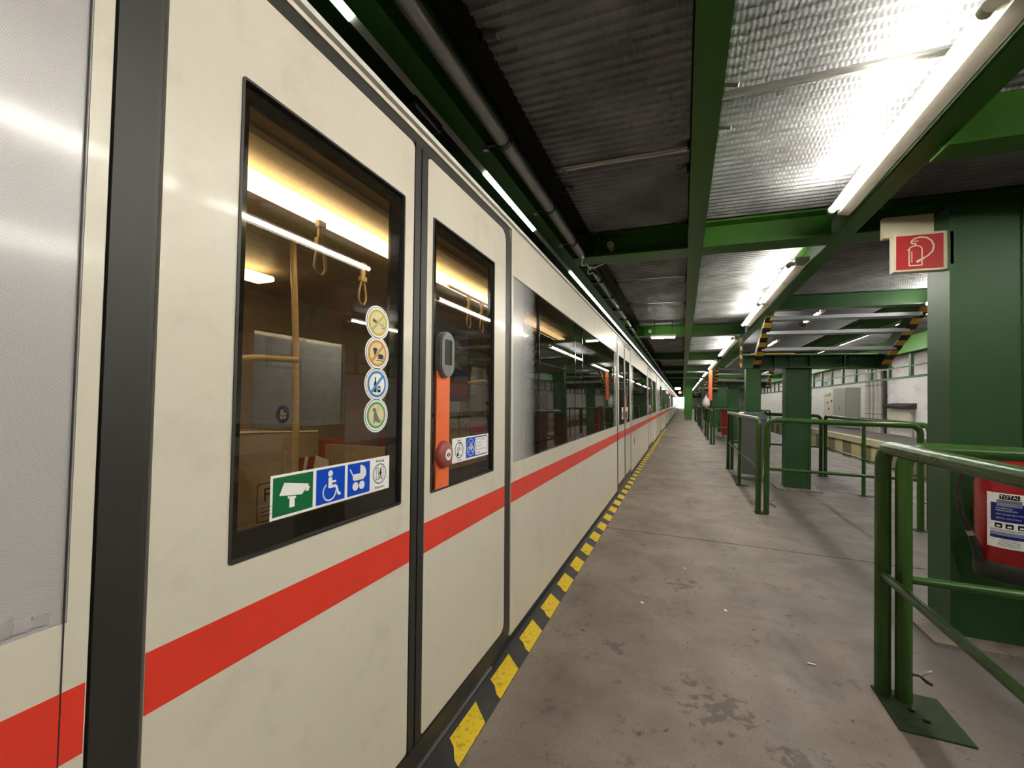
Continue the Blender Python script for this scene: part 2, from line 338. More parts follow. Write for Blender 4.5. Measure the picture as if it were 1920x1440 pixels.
# platform floor: slabs with open joints
fl = MB().box(-0.80, 4.10, -6, YEND, -1.2, -0.04, M['dark']).build('floor'); tag(fl, kind='structure')
edges = [-6, 4.78] + [4.78 + 9.8 * k for k in range(1, 12)] + [YEND]
edges = [e for e in edges if e < YEND - 1] + [YEND]
for a, b in zip(edges, edges[1:]):
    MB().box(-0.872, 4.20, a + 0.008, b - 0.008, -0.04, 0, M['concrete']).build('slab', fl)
# track beds
t = MB().box(-5.5, -0.80, -6, YEND, -1.4, -1.2, M['dark']).box(4.10, 7.6, -6, YEND, -1.4, -1.2, M['dark']).build('floor_track'); tag(t, kind='structure')
for x in (5.1, 6.55):
    MB().box(x - 0.035, x + 0.035, -6, YEND, -1.2, -1.05, M['steel']).build('rail', t)
for x in (-2.9, -1.5):
    MB().box(x - 0.035, x + 0.035, -6, YEND, -1.2, -1.05, M['steel']).build('rail', t)
# far platform
fp = MB().box(7.6, 10.4, -6, YEND, -1.4, 0.0, M['concrete']).build('floor_far'); tag(fp, kind='structure')
MB().box(7.42, 7.7, -6, YEND, -0.26, 0.004, M['lip']).build('kerb', fp)
blk = None
for k in range(44):
    y = 4 + k * 1.2; mt = M['block_y'] if k % 2 else M['block_b']
    MB().box(7.56 if k % 2 else 7.575, 7.66, y + 0.01, y + 1.19, -1.19, -0.27, mt).build('block', fp)
# walls
wr = MB().box(10.35, 10.6, -6, YEND, 0, 5.0, M['brick']).build('wall_right'); tag(wr, kind='structure')
wl = MB().box(-5.7, -5.5, -6, YEND, -1.2, 5.0, M['brick']).build('wall_left'); tag(wl, kind='structure')
wb = MB().box(-5.5, 10.35, -6.2, -6.0, -1.4, 5.0, M['brick']).build('wall_back'); tag(wb, kind='structure')
we = MB().box(0.35, 10.35, YEND, YEND + 0.2, -1.2, 5.0, M['brick']).box(-5.5, 0.35, YEND, YEND + 0.2, 2.9, 5.0, M['brick']).build('wall_end'); tag(we, kind='structure')
ce = MB().box(-5.7, 10.6, -6.2, YEND + 0.2, 4.8, 5.0, M['dark']).build('ceiling'); tag(ce, kind='structure')

# ribbed ceiling panels
_pm = {}
def panel(x0, x1, y0, y1):
    w_, l_ = round(x1 - x0, 3), round(y1 - y0, 3)
    if (w_, l_) not in _pm:
        mb = MB(); p = 0.0575; n = max(1, int(l_ / p)); p = l_ / n; vs = []; prof = []
        for i in range(n):
            prof += [(i * p, 0.012), (i * p + p * 0.42, 0.012), (i * p + p * 0.58, 0.0), (i * p + p * 0.86, 0.0)]
        prof.append((l_, 0.012))
        for y, z in prof: vs += [(0, y, z), (w_, y, z)]
        fs = [(2 * i, 2 * i + 1, 2 * i + 3, 2 * i + 2) for i in range(len(prof) - 1)]
        mb.add(vs, fs, M['ribbed'])
        mb.box(0, w_, 0, l_, 0.014, 0.03, M['ribbed'])
        o = mb.build('ceiling_panel', ce, False); _pm[(w_, l_)] = o
    else: o = share(_pm[(w_, l_)], 'ceiling_panel', ce)
    o.location = (x0, y0, CZ); return o
clipm = None
def clip(x, y, sx):
    global clipm
    if clipm is None:
        mb = MB(); mb.prism([(0, 0.01), (0.055, -0.012), (0.075, -0.022), (0.07, -0.026), (0.0, -0.008)], 'y', 0, 0.028, M['steel']); mb.box(-0.004, 0.012, 0.0, 0.028, -0.045, 0.01, M['bolt'])
        o = clipm = mb.build('clip', ce, False)
    else: o = share(clipm, 'clip', ce)
    o.location = (x, y, CZ - 0.002)
    if sx < 0: o.scale = (-1, 1, 1)
def seam(x0, x1, y):
    MB().box(x0, x1, y - 0.022, y + 0.022, CZ - 0.012, CZ + 0.005, M['alu']).box(x0, x1, y - 0.006, y + 0.006, CZ - 0.022, CZ - 0.01, M['alu']).build('seam_strip', ce)
LX = (-0.775, 0.015); RX = (0.14, 1.01); FX = (1.11, 2.86); EX = (2.92, 4.15)
def bay(x, ys, tail):
    for a, b in zip(ys, ys[1:]): panel(x[0], x[1], a, b)
bay(LX, [-0.2, 1.22, 2.62, 3.74], 0); bay(RX, [-0.6, 0.8, 2.22, 3.74], 0); bay(FX, [-0.6, 0.8, 2.22, 3.74], 0); bay(EX, [-0.6, 1.6, 3.74], 0)
for y in (1.22, 2.62): seam(*LX, y)
for y in (0.8, 2.22): seam(*RX, y)
for y in (2.12, 2.45): clip(RX[0], y, 1)
for y in (2.55, 2.82, 3.66): clip(LX[1], y, -1)
for y in (1.52, 2.62, 2.84, 3.66): clip(LX[0], y, 1)
for k in range(0, 5):
    y0 = B0 + 0.24 + PITCH * k; ys = [y0, y0 + 1.30, y0 + 2.68, y0 + 4.08, y0 + 4.62]
    for X in (LX, RX):
        bay(X, ys, 0)
        if k < 3:
            for y in ys[1:4]:
                MB().box(X[0], X[1], y - 0.012, y + 0.012, CZ - 0.006, CZ + 0.004, M['steel']).build('seam_strip', ce)
                clip(X[0], y - 0.05, 1); clip(X[0], y + 0.1, 1); clip(X[1], y - 0.05, -1); clip(X[1], y + 0.1, -1)
    bay(EX, [y0, y0 + 2.3, y0 + 4.62], 0)
bay(FX, [4.02, 5.32, 6.62], 0)
for X in (LX, RX, EX):
    MB().box(X[0], X[1], B0 + 0.24 + PITCH * 5, YEND, CZ, CZ + 0.03, M['ribbed']).build('far_panel', ce)
# cross beams (I sections) and longitudinal beams
def ibeam(mb, x0, x1, y, z0, h, fw, mat, tw=0.014, tf=0.016):
    mb.box(x0, x1, y - fw / 2, y + fw / 2, z0, z0 + tf, mat); mb.box(x0, x1, y - tw / 2, y + tw / 2, z0 + tf, z0 + h - tf, mat); mb.box(x0, x1, y - fw / 2, y + fw / 2, z0 + h - tf, z0 + h, mat)
for k in range(-1, 23):
    yc = B0 + 0.11 + PITCH * k
    if yc < -1: continue
    for x0, x1 in ((-0.93, 0.02), (0.132, 1.02), (1.10, 4.2)):
        if x0 > 1 and k in (1, 3, 5, 7): continue
        mb = MB(); ibeam(mb, x0, x1, yc, BZ, 0.21, 0.22, M['green']); mb.build('cross_beam', ce)
    if k < 4:
        for x in (-0.86, -0.72): MB().box(x - 0.01, x + 0.01, yc - 0.1, yc + 0.1, BZ + 0.016, BZ + 0.195, M['green']).build('stiffener', ce)
def longbeam(xc, fw, z0, h, y0=-1, y1=YEND, mat=None):
    mat = mat or M['green']; mb = MB(); tf = 0.016
    mb.box(xc - fw / 2, xc + fw / 2, y0, y1, z0 - 0.003, z0 + tf, mat); mb.box(xc - 0.007, xc + 0.007, y0, y1, z0 + tf, z0 + h - tf, mat); mb.box(xc - fw / 2, xc + fw / 2, y0, y1, z0 + h - tf, z0 + h, mat)
    return mb.build('longitudinal_beam', ce)
longbeam(0.077, 0.112, BZ, 0.22); longbeam(1.075, 0.115, BZ, 0.22); longbeam(-0.976, 0.10, BZ, 0.24); longbeam(2.89, 0.12, BZ, 0.24); longbeam(4.2, 0.14, BZ - 0.12, 0.36)
mb = MB().box(-1.60, -1.09, -1, YEND, 2.68, 2.74, M['green_dark']).box(-1.60, -1.52, -1, YEND, 2.74, 3.2, M['green_dark']); mb.build('deck_edge', ce)
# deep right-hand cross beam near the camera
mb = MB(); ibeam(mb, 1.11, 2.84, 2.62, 2.56, 0.27, 0.16, M['green']); mb.build('cross_beam', ce)
# deck over the panels so no light leaks
MB().box(-1.55, 1.08, -1, YEND, 2.86, 2.92, M['dark']).box(1.08, 4.2, -1, 6.7, 2.86, 2.92, M['dark']).box(2.9, 4.2, 6.7, YEND, 2.86, 2.92, M['dark']).build('deck', ce)

# pipe along the left
p = thing('service_pipe', 'grey steel pipe clamped beside the green beam above the train', 'pipe', (-0.84, 1.5, 2.62))
MB().tube([(-0.843, -1, 2.615), (-0.843, 3.7, 2.615)], 0.036, M['steel'], 16).build('pipe', p)
MB().tube([(-0.843, 3.7, 2.615), (-0.843, 3.78, 2.615)], [0.03, 0.022], M['alu'], 14).build('reducer', p)
for y in (0.2, 1.95, 2.75, 3.4):
    mb = MB().tube([(-0.843, y - 0.015, 2.615), (-0.843, y + 0.015, 2.615)], 0.042, M['bolt'], 14); mb.box(-0.93, -0.86, y - 0.012, y + 0.012, 2.60, 2.612, M['bolt']); mb.box(-0.95, -0.925, y - 0.012, y + 0.014, 2.583, 2.604, M['alu']); mb.build('clamp', p)
p2 = thing('conduit', 'thin grey conduit running on behind the chain links above the train', 'pipe', (-0.84, 5, 2.62))
MB().tube([(-0.843, 4.35, 2.615), (-0.843, 60, 2.615)], 0.022, M['steel'], 10).build('pipe', p2)
for k in range(12):
    y = 4.6 + k * 0.75
    MB().box(-0.92, -0.80, y, y + 0.03, 2.588, 2.62, M['bolt']).build('clamp', p2)
ch = thing('cable_loop', 'bright steel wire loops linking the pipe ends by the cross beam', 'cable', (-0.84, 4.0, 2.58))
for i in range(4):
    y = 3.80 + i * 0.14; s = 1 if i % 2 else -1
    MB().tube([(-0.843 + s * 0.025 * math.sin(PI * t / 8), y + 0.17 * t / 8, 2.60 - 0.03 * math.sin(PI * t / 8)) for t in range(9)], 0.006, M['alu'], 6).build('wire', ch)
MB().tube([(-0.84, 3.98, 2.58), (-0.78, 4.0, 2.57), (-0.68, 3.98, 2.60)], 0.008, M['alu'], 6).build('wire', ch)
dm = thing('dark_speaker', 'dark rounded speaker box fixed over the nearest door seam', 'speaker', (-1.08, 1.6, 2.62))
MB().prism(rrect(1.52, 1.74, 2.56, 2.64, (0.02, 0.03, 0.02, 0.03)), 'x', -1.115, -1.065, M['rubber']).build('housing', dm)
MB().box(-1.10, -1.08, 1.60, 1.66, 2.64, 2.685, M['bolt']).build('bracket', dm)

# ================================================================== LAMPS
def lamp(name, label, cat, group, x, y0, y1, z, tubemat, side=1, flood=None):
    o = thing(name, label, cat, (x, y0, z), group)
    MB().tube([(x, y0 + 0.03, z), (x, y1 - 0.03, z)], 0.0165, tubemat, 10).build('tube', o)
    for a, b in ((y0, y0 + 0.03), (y1 - 0.03, y1)):
        MB().tube([(x, a, z), (x, b, z)], 0.022, M['batten'], 12).build('end_cap', o)
    mb = MB().prism([(x + side * 0.045, z - 0.015), (x + side * 0.105, z - 0.025), (x + side * 0.15, z + 0.02), (x + side * 0.15, z + 0.055), (x + side * 0.045, z + 0.055)], 'y', y0 - 0.04, y1 + 0.04, M['batten'])
    mb.build('batten', o)
    for yy in (y0 + 0.015, y1 - 0.015):
        MB().box(min(x, x + side * 0.05), max(x, x + side * 0.05), yy - 0.012, yy + 0.012, z - 0.004, z + 0.03, M['batten']).build('holder', o)
    return o
ys = [-1.9, 0.08, 1.76]
for k in range(0, 22): ys += [4.53 + PITCH * k, 6.22 + PITCH * k]
ys = [y for y in ys if y < 108]
vis = 0
for y in ys:
    if y < 1: lab = 'fluorescent tube lamp of the right-hand row just above the camera' if y > 0 else 'fluorescent tube lamp of the right-hand row behind the camera'
    else:
        lab = 'nearest fluorescent tube lamp on cream batten, top right' if vis == 0 else '%s fluorescent tube lamp along the right-hand row above the railings' % ORD[vis]
        vis += 1
    lamp('tube_lamp', lab, 'lamp', 'tube lamps over the railings', 0.872, y, y + 1.57, 2.61, M['tube'])
for k, y in enumerate([-0.9, 1.1, 5.12, 6.9, 9.5, 11.2, 14.4, 16.1, 19.3, 21.0, 24.2, 29.1, 34.0]):
    lamp('tube_lamp', '%s fluorescent tube lamp along the far row beyond the stair openings' % ORD[k], 'lamp', 'tube lamps of the far row', 2.72 if y < 6 else 3.06, y, y + 1.57, 2.62 if y < 6 else 2.66, M['tube'], 1 if y < 6 else -1)
# strip over the train edge
ed = thing('edge_light_strip', 'white lamp strip running above the train roof edge', 'lamp', (-1.05, 0, 2.64))
MB().prism([(-1.072, 2.609), (-1.034, 2.63), (-1.034, 2.665), (-1.072, 2.665)], 'y', -1, YEND - 2, M['white_plastic']).build('tray', ed)
segs = [(-0.8, 1.13), (2.2, 2.62), (2.64, 3.08)] + [(4.2 + 0.78 * k, 4.2 + 0.78 * k + 0.74) for k in range(60)] + [(51 + 3 * k, 53.9 + 3 * k) for k in range(20)]
for a, b in segs:
    MB().prism([(-1.069, 2.602), (-1.038, 2.619), (-1.038, 2.6275), (-1.069, 2.6105)], 'y', a, b, M['edge_lamp']).build('diffuser', ed)
# small cross lamp and round covers on the left beams
cl = thing('cross_lamp', 'short tube lamp hung crosswise under the dark left ceiling', 'lamp', (-0.35, 8.3, 2.5))
MB().tube([(-0.54, 8.3, 2.51), (-0.15, 8.3, 2.51)], 0.016, M['tube'], 10).build('tube', cl); MB().box(-0.56, -0.13, 8.28, 8.32, 2.525, 2.56, M['batten']).build('batten', cl)
for x in (-0.5, -0.2): MB().box(x, x + 0.012, 8.29, 8.31, 2.56, 2.80, M['bolt']).build('hanger', cl)
for i, (x, y, z) in enumerate(((-0.60, 3.77, 2.69), (-0.60, 8.67, 2.69))):
    o = thing('round_cover', ['round white perforated cover on the first left cross beam', 'round white perforated cover on the second left cross beam'][i], 'cover', (x, y, z), 'round covers on the left beams')
    mb = MB(); mb.prism(ell(x, z, 0.028, 0.028, 20), 'y', y - 0.008, y + 0.1, M['white_plastic']); mb.build('disc', o)
    for j in range(-2, 3): MB().box(x - 0.018, x + 0.018, y - 0.011, y - 0.007, z + j * 0.008 - 0.0015, z + j * 0.008 + 0.0015, M['grey']).build('slot', o)
# lamps over the far tracks (upper hall)
for k in range(16):
    lamp('hall_lamp', '%s tube lamp high over the right-hand track' % ORD[k], 'lamp', 'lamps over the right-hand track', 7.6, 4 + 4.5 * k, 5.55 + 4.5 * k, 4.3, M['hall_tube'])
for k in range(4):
    lamp('stair_lamp', '%s tube lamp above the stair opening' % ORD[k], 'lamp', 'lamps above the stair openings', 3.4, 8.0 + 6 * k, 9.55 + 6 * k, 3.9, M['hall_tube'])
for k in range(3):  # added lamps that brighten the wall so it shows through the train windows
    lamp('added_wall_lamp', '%s added tube lamp on the wall beyond the train' % ORD[k], 'lamp', 'added lamps behind the train', -5.2, 0.5 + 4.5 * k, 2.05 + 4.5 * k, 3.4, M['hall_tube'])

# ================================================================== TRAIN
CAR = 19.0; CGAP = 0.35; Y0 = -2.0; LEAN = -0.025; XT = -0.87
DOORS = [1.37 - Y0, 7.545 - Y0, 13.72 - Y0]          # local door centres
HW = 0.94
ZB, ZT, WB, WT = 0.035, 2.335, 0.978, 2.055
car = thing('train_car', 'nearest cream underground train car with red stripe, its door in front', 'train car', (XT, Y0, 0), 'cars of the train')
car.rotation_euler = (0, LEAN, 0)
L = dict(parent=car, world=False)
spans = []
prev = 0.0
for d in DOORS: spans.append((prev, d - HW)); prev = d + HW
spans.append((prev, CAR))
body = MB()
wins = []
for i, (a, b) in enumerate(spans):
    body.box(-0.05, 0.0, a, b, ZB, WB, M['train']); body.box(-0.05, 0.0, a, b, WT, ZT, M['train'])
    wa, wb_ = a + 0.028, b - 0.028
    if i == 0: wa = 0.12
    if i == 3: wb_ = CAR - 0.12
    body.box(-0.05, 0.0, a, wa, WB, WT, M['train']); body.box(-0.05, 0.0, wb_, b, WB, WT, M['train']); wins.append((wa, wb_))
for d in DOORS: body.box(-0.05, 0.0, d - HW, d + HW, 2.318, ZT, M['train'])
BODY = body.build('side_wall', **L)
mb = MB()
for a, b in spans: mb.box(0.0, 0.0012, a + 0.002, b - 0.002, 0.762, 0.872, M['red_band'])
mb.build('stripe', **L)
MB().box(-0.02, 0.016, 0, CAR, ZT, ZT + 0.018, M['white_plastic']).build('gutter', **L)
roofp = [(-0.02, 2.35), (-0.12, 2.47), (-0.4, 2.60), (-0.9, 2.68), (-1.7, 2.68), (-2.2, 2.60), (-2.5, 2.47), (-2.6, 2.35), (-2.6, 2.31), (-0.02, 2.31)]
MB().prism(roofp, 'y', 0, CAR, M['gasket']).build('roof', **L)
MB().box(-2.62, -0.02, 0, CAR, -0.35, -0.02, M['dark']).box(-0.04, -0.004, 0, CAR, -0.25, ZB, M['rubber']).build('underframe', **L)
for a, b in ((0, 0.05), (CAR - 0.05, CAR)): MB().box(-2.6, -0.05, a, b, 0, 2.33, M['rubber']).build('end_wall', **L)
MB().box(-2.4, -0.18, CAR, CAR + CGAP, 0.05, 2.3, M['dark']).build('bellows', **L)
# side windows with films
for i, (a, b) in enumerate(wins):
    if i == 0:
        MB().box(-0.03, -0.002, a, b, WB, WT, M['film']).build('film_panel', **L); continue
    MB().box(-0.02, -0.012, a, b, WB, WT, M['glass_side']).build('window_pane', **L)
    MB().box(-0.0115, -0.006, a, a + 0.53, WB, WT, M['film_a']).build('film', **L)
    if i < 3: MB().box(-0.0115, -0.006, b - 0.30, b, WB, WT, M['film_b']).build('film', **L)
    for yy in (a + 0.53, a + 1.62, a + 1.92, b - 0.35):
        if yy < b: MB().box(-0.03, -0.0105, yy - 0.012, yy + 0.004, WB, WT, M['frit']).build('mullion', **L)
# film wrinkled lower edge on the nearest panel
mb = MB()
for k in range(5): mb.prism([(2.28 + 0.02 * k, 0.99), (2.30 + 0.02 * k, 0.985), (2.302 + 0.02 * k, 1.0 + 0.006 * (k % 3)), (2.282 + 0.02 * k, 1.004)], 'x', -0.003, 0.0015 + 0.001 * (k % 2), M['film'])
mb.build('film_wrinkle', **L)
MB().box(-0.001, 0.0022, spans[0][1] - 0.033, spans[0][1] - 0.0315, 0.08, WT, M['gasket']).build('panel_joint', **L)

# ---- doors
def leaf(d, near, detail):
    """one door leaf; near = the leaf at smaller y"""
    if near: y0, y1 = d - 0.856, d - 0.036; w0, w1 = d - 0.706, d - 0.092; rad = (0.05, 0.012, 0.02, 0.06)
    else: y0, y1 = d + 0.056, d + 0.852; w0, w1 = d + 0.095, d + 0.697; rad = (0.012, 0.05, 0.06, 0.02)
    z0, z1 = 0.105, 2.272; wz0, wz1 = 0.975, 2.052
    o = MB().frame(rrect(y0, y1, z0, z1, rad), rrect(w0, w1, wz0, wz1, (0.008,) * 4), 'x', -0.035, -0.002, M['train']).build('door_leaf', **L)
    P = dict(parent=o, world=False)
    MB().box(-0.0021, -0.0008, y0 + 0.001, y1 - 0.001, 0.762, 0.872, M['red_band']).build('stripe', **P)
    MB().frame(rrect(w0, w1, wz0, wz1, (0.008,) * 4), rrect(w0 + 0.006, w1 - 0.006, wz0 + 0.006, wz1 - 0.006, (0.006,) * 4), 'x', -0.03, 0.001, M['gasket']).build('window_gasket', **P)
    MB().box(-0.016, -0.010, w0 + 0.006, w1 - 0.006, wz0 + 0.006, wz1 - 0.006, M['glass']).build('window_pane', **P)
    MB().frame(rrect(w0 + 0.005, w1 - 0.005, wz0 + 0.005, wz1 - 0.005, (0.006,) * 4), rrect(w0 + (0.03 if near else 0.05), w1 - (0.058 if near else 0.03), wz0 + 0.06, wz1 - 0.042, (0.01,) * 4), 'x', -0.026, -0.0165, M['frit']).build('window_border', **P)
    return o, P
def rubbers(d):
    o = MB()
    o.frame(rrect(d - HW, d + HW, 0.01, 2.318, (0.02, 0.09, 0.09, 0.02)), rrect(d - 0.86, d + 0.856, 0.10, 2.276, (0.05, 0.05, 0.06, 0.06)), 'x', -0.045, -0.006, M['gasket'])
    o.box(-0.045, -0.006, d - 0.04, d + 0.06, 0.05, 2.29, M['gasket'])
    o.box(-0.006, 0.0, d - 0.032, d + 0.004, 0.1, 2.28, M['rubber']); o.box(-0.006, 0.0, d + 0.012, d + 0.05, 0.1, 2.28, M['rubber'])
    o.box(-0.006, 0.003, d - HW + 0.004, d - 0.872, 0.06, 2.3, M['rubber'])
    o.box(-0.006, 0.006, d - HW + 0.01, d + HW - 0.1, 0.012, 0.10, M['rubber'])
    o = o.build('door_seal', **L)
    MB().box(0.006, 0.011, d - HW, d + HW - 0.27, 0.008, 0.018, M['alu']).build('sill_edge', o, False)
    return o
leaves = []
for i, d in enumerate(DOORS):
    rubbers(d)
    for near in (True, False): leaves.append(leaf(d, near, i == 0))
SX = -0.0098                                          # sticker base plane (outer face of the pane)
def S(mb, poly, layer, mat): mb.prism(poly, 'x', SX + 0.0003 * layer, SX + 0.0003 * layer + 0.00028, mat)
def circ_band(mb, cy, cz, r0, r1, layer, mat, sy=1.0):
    mb.frame(ell(cy, cz, r1 * sy, r1, 36), ell(cy, cz, r0 * sy, r0, 36), 'x', SX + 0.0003 * layer, SX + 0.0003 * layer + 0.00028, mat)
def stroke(mb, pts, wd, layer, mat):
    for (a, b) in zip(pts, pts[1:]):
        v = Vector((b[0] - a[0], b[1] - a[1])); n = Vector((-v.y, v.x)).normalized() * wd / 2
        S(mb, [(a[0] + n.x, a[1] + n.y), (b[0] + n.x, b[1] + n.y), (b[0] - n.x, b[1] - n.y), (a[0] - n.x, a[1] - n.y)], layer, mat)
Yl = lambda y: y - Y0
def sticker_accessibility(P):
    mb = MB(); a, b, lo, hi = Yl(0.770), Yl(1.222), 1.041, 1.148
    S(mb, [(a, lo), (b, lo), (b, hi), (a, hi)], 0, M['white'])
    h = hi - lo; W = b - a
    u = lambda t: a + W * t; v = lambda t: lo + h * t
    # camera square
    S(mb, [(u(0.015), v(0.06)), (u(0.285), v(0.06)), (u(0.285), v(0.94)), (u(0.015), v(0.94))], 1, M['cam_green'])
    S(mb, [(u(0.055), v(0.52)), (u(0.205), v(0.44)), (u(0.255), v(0.66)), (u(0.085), v(0.80))], 2, M['white'])
    S(mb, [(u(0.228), v(0.50)), (u(0.252), v(0.49)), (u(0.262), v(0.60)), (u(0.243), v(0.62))], 2, M['white'])
    S(mb, [(u(0.11), v(0.42)), (u(0.165), v(0.39)), (u(0.165), v(0.44)), (u(0.11), v(0.47))], 2, M['white']); S(mb, [(u(0.122), v(0.2)), (u(0.157), v(0.2)), (u(0.157), v(0.41)), (u(0.122), v(0.43))], 2, M['white'])
    # wheelchair square
    c0, c1 = 0.31, 0.545
    S(mb, [(u(c0), v(0.06)), (u(c1), v(0.06)), (u(c1), v(0.94)), (u(c0), v(0.94))], 1, M['blue'])
    k = h; oy, oz = u(0.425), v(0.40)
    S(mb, ell(oy - 0.002, v(0.80), 0.0088, 0.0088, 20), 2, M['white'])
    stroke(mb, [(oy - 0.002, v(0.70)), (oy - 0.002, v(0.44))], 0.014, 2, M['white']); stroke(mb, [(oy - 0.006, v(0.46)), (oy + 0.020, v(0.46)), (oy + 0.030, v(0.22)), (oy + 0.038, v(0.24))], 0.008, 2, M['white'])
    stroke(mb, [(oy, v(0.58)), (oy + 0.020, v(0.58))], 0.006, 2, M['white'])
    pts = [(oy - 0.004 + 0.0235 * math.cos(math.radians(t)), v(0.335) + 0.0235 * math.sin(math.radians(t))) for t in range(120, 361, 12)]
    stroke(mb, pts, 0.0045, 2, M['white'])
    # pram square
    c0, c1 = 0.57, 0.785
    S(mb, [(u(c0), v(0.06)), (u(c1), v(0.06)), (u(c1), v(0.94)), (u(c0), v(0.94))], 1, M['blue'])
    oy = u(0.675)
    S(mb, rrect(oy - 0.026, oy + 0.024, v(0.46), v(0.64), (0.008, 0.006, 0.002, 0.004)), 2, M['white'])
    S(mb, [(oy + 0.006, v(0.62))] + arc((oy + 0.006, v(0.62)), 0.027, 0, 90, 8), 2, M['white']); S(mb, rrect(oy + 0.006, oy + 0.033, v(0.50), v(0.64), (0.002, 0.012, 0.002, 0.002)), 2, M['white'])
    stroke(mb, [(oy - 0.024, v(0.6)), (oy - 0.038, v(0.80))], 0.004, 2, M['white'])
    for dy in (-0.014, 0.014): S(mb, ell(oy + dy, v(0.30), 0.0125, 0.0125, 20), 2, M['white'])
    # door warning
    oy = u(0.892); circ_band(mb, oy, v(0.5), 0.0295, 0.0325, 1, M['cam_green'])
    for s in (-1, 1): mb.frame(rrect(oy + s * 0.012 - 0.006, oy + s * 0.012 + 0.006, v(0.32), v(0.70), (0.001,) * 4), rrect(oy + s * 0.012 - 0.004, oy + s * 0.012 + 0.004, v(0.34), v(0.68), (0.001,) * 4), 'x', SX + 0.0003, SX + 0.0006, M['grey'])
    S(mb, ell(oy + 0.004, v(0.63), 0.003, 0.003, 12), 2, M['black']); stroke(mb, [(oy + 0.004, v(0.60)), (oy + 0.003, v(0.47))], 0.006, 2, M['black'])
    stroke(mb, [(oy + 0.003, v(0.48)), (oy - 0.004, v(0.33))], 0.003, 2, M['black']); stroke(mb, [(oy + 0.003, v(0.48)), (oy + 0.008, v(0.40)), (oy + 0.009, v(0.33))], 0.003, 2, M['black']); stroke(mb, [(oy + 0.003, v(0.57)), (oy - 0.006, v(0.50))], 0.0025, 2, M['black']); stroke(mb, [(oy + 0.003, v(0.57)), (oy + 0.010, v(0.50))], 0.0025, 2, M['black'])
    for zz in (0.75, 0.25): stroke(mb, [(oy - 0.013, v(zz)), (oy - 0.004, v(zz))], 0.0012, 2, M['grey']); stroke(mb, [(oy + 0.004, v(zz)), (oy + 0.013, v(zz))], 0.0012, 2, M['grey'])
    text(mb, 'Achtung', oy, v(0.885), 0.0125, M['black'], SX + 0.0008); text(mb, 'Attention', oy, v(0.105), 0.0125, M['black'], SX + 0.0008)
    return mb.build('sticker', **P)
def sticker_rules(P):
    mb = MB(); cy = Yl(1.151); R = 0.0585; zs = [1.580, 1.481, 1.382, 1.283]
    for z in zs: S(mb, ell(cy, z, R, 0.0545, 40), 0, M['white'])
    for z in zs: circ_band(mb, cy, z, 0.0485, 0.0500, 1, M['black'], 1.07)
    for z in zs: S(mb, ell(cy, z, 0.0518, 0.0484, 36), 2, M['white'])
    for z, c, bg in zip(zs, ('ring_y', 'ring_o', 'ring_b', 'ring_g'), ('pale_y', 'pale_y', 'white', 'pale_y')):
        S(mb, ell(cy, z, 0.046, 0.043, 36), 3, M[c]); S(mb, ell(cy, z, 0.037, 0.0345, 36), 4, M[bg])
        if c != 'ring_g': stroke(mb, [(cy - 0.027, z - 0.026), (cy + 0.027, z + 0.026)], 0.009, 6 if c != 'ring_y' else 5, M[c])
    z = zs[0]; stroke(mb, [(cy - 0.026, z + 0.006), (cy - 0.008, z + 0.001)], 0.009, 6, M['black']); stroke(mb, [(cy + 0.008, z - 0.003), (cy + 0.03, z - 0.010)], 0.0018, 6, M['black']); stroke(mb, [(cy + 0.014, z - 0.014), (cy + 0.029, z - 0.017), (cy + 0.031, z - 0.010)], 0.0018, 6, M['black'])
    stroke(mb, [(cy + 0.024, z - 0.004), (cy + 0.028, z + 0.001), (cy + 0.024, z + 0.006)], 0.0015, 6, M['grey'])
    z = zs[1]; S(mb, [(cy - 0.02, z + 0.006), (cy - 0.012, z - 0.012), (cy - 0.004, z + 0.008)], 5, M['black']); S(mb, ell(cy - 0.012, z + 0.011, 0.011, 0.006, 14), 5, M['black'])
    S(mb, ell(cy + 0.016, z - 0.008, 0.014, 0.007, 16), 5, M['black']); stroke(mb, [(cy + 0.002, z - 0.016), (cy + 0.03, z - 0.015)], 0.004, 5, M['black']); stroke(mb, [(cy - 0.006, z - 0.023), (cy + 0.028, z - 0.023)], 0.002, 5, M['black'])
    z = zs[2]; S(mb, rrect(cy - 0.015, cy - 0.002, z - 0.026, z + 0.002, (0.001,) * 4), 5, M['black']); S(mb, [(cy - 0.015, z), (cy - 0.002, z), (cy - 0.006, z + 0.012), (cy - 0.006, z + 0.022), (cy - 0.011, z + 0.022), (cy - 0.011, z + 0.012)], 5, M['black'])
    S(mb, rrect(cy + 0.003, cy + 0.017, z - 0.026, z - 0.006, (0.001, 0.001, 0.004, 0.004)), 5, M['black']); S(mb, ell(cy + 0.010, z - 0.014, 0.004, 0.004, 12), 6, M['white'])
    z = zs[3]; S(mb, [(cy - 0.014, z - 0.026), (cy - 0.009, z - 0.026), (cy - 0.006, z - 0.018), (cy + 0.002, z - 0.022), (cy + 0.018, z - 0.026), (cy + 0.017, z - 0.018), (cy + 0.006, z - 0.002), (cy - 0.004, z + 0.014), (cy - 0.013, z + 0.010)], 5, M['grey'])
    S(mb, ell(cy - 0.011, z + 0.017, 0.009, 0.006, 14), 5, M['grey']); stroke(mb, [(cy + 0.015, z - 0.024), (cy + 0.023, z - 0.022), (cy + 0.022, z - 0.014)], 0.003, 5, M['grey']); stroke(mb, [(cy - 0.004, z + 0.008), (cy + 0.006, z + 0.016), (cy + 0.010, z + 0.026)], 0.0015, 5, M['grey'])
    return mb.build('sticker', **P)
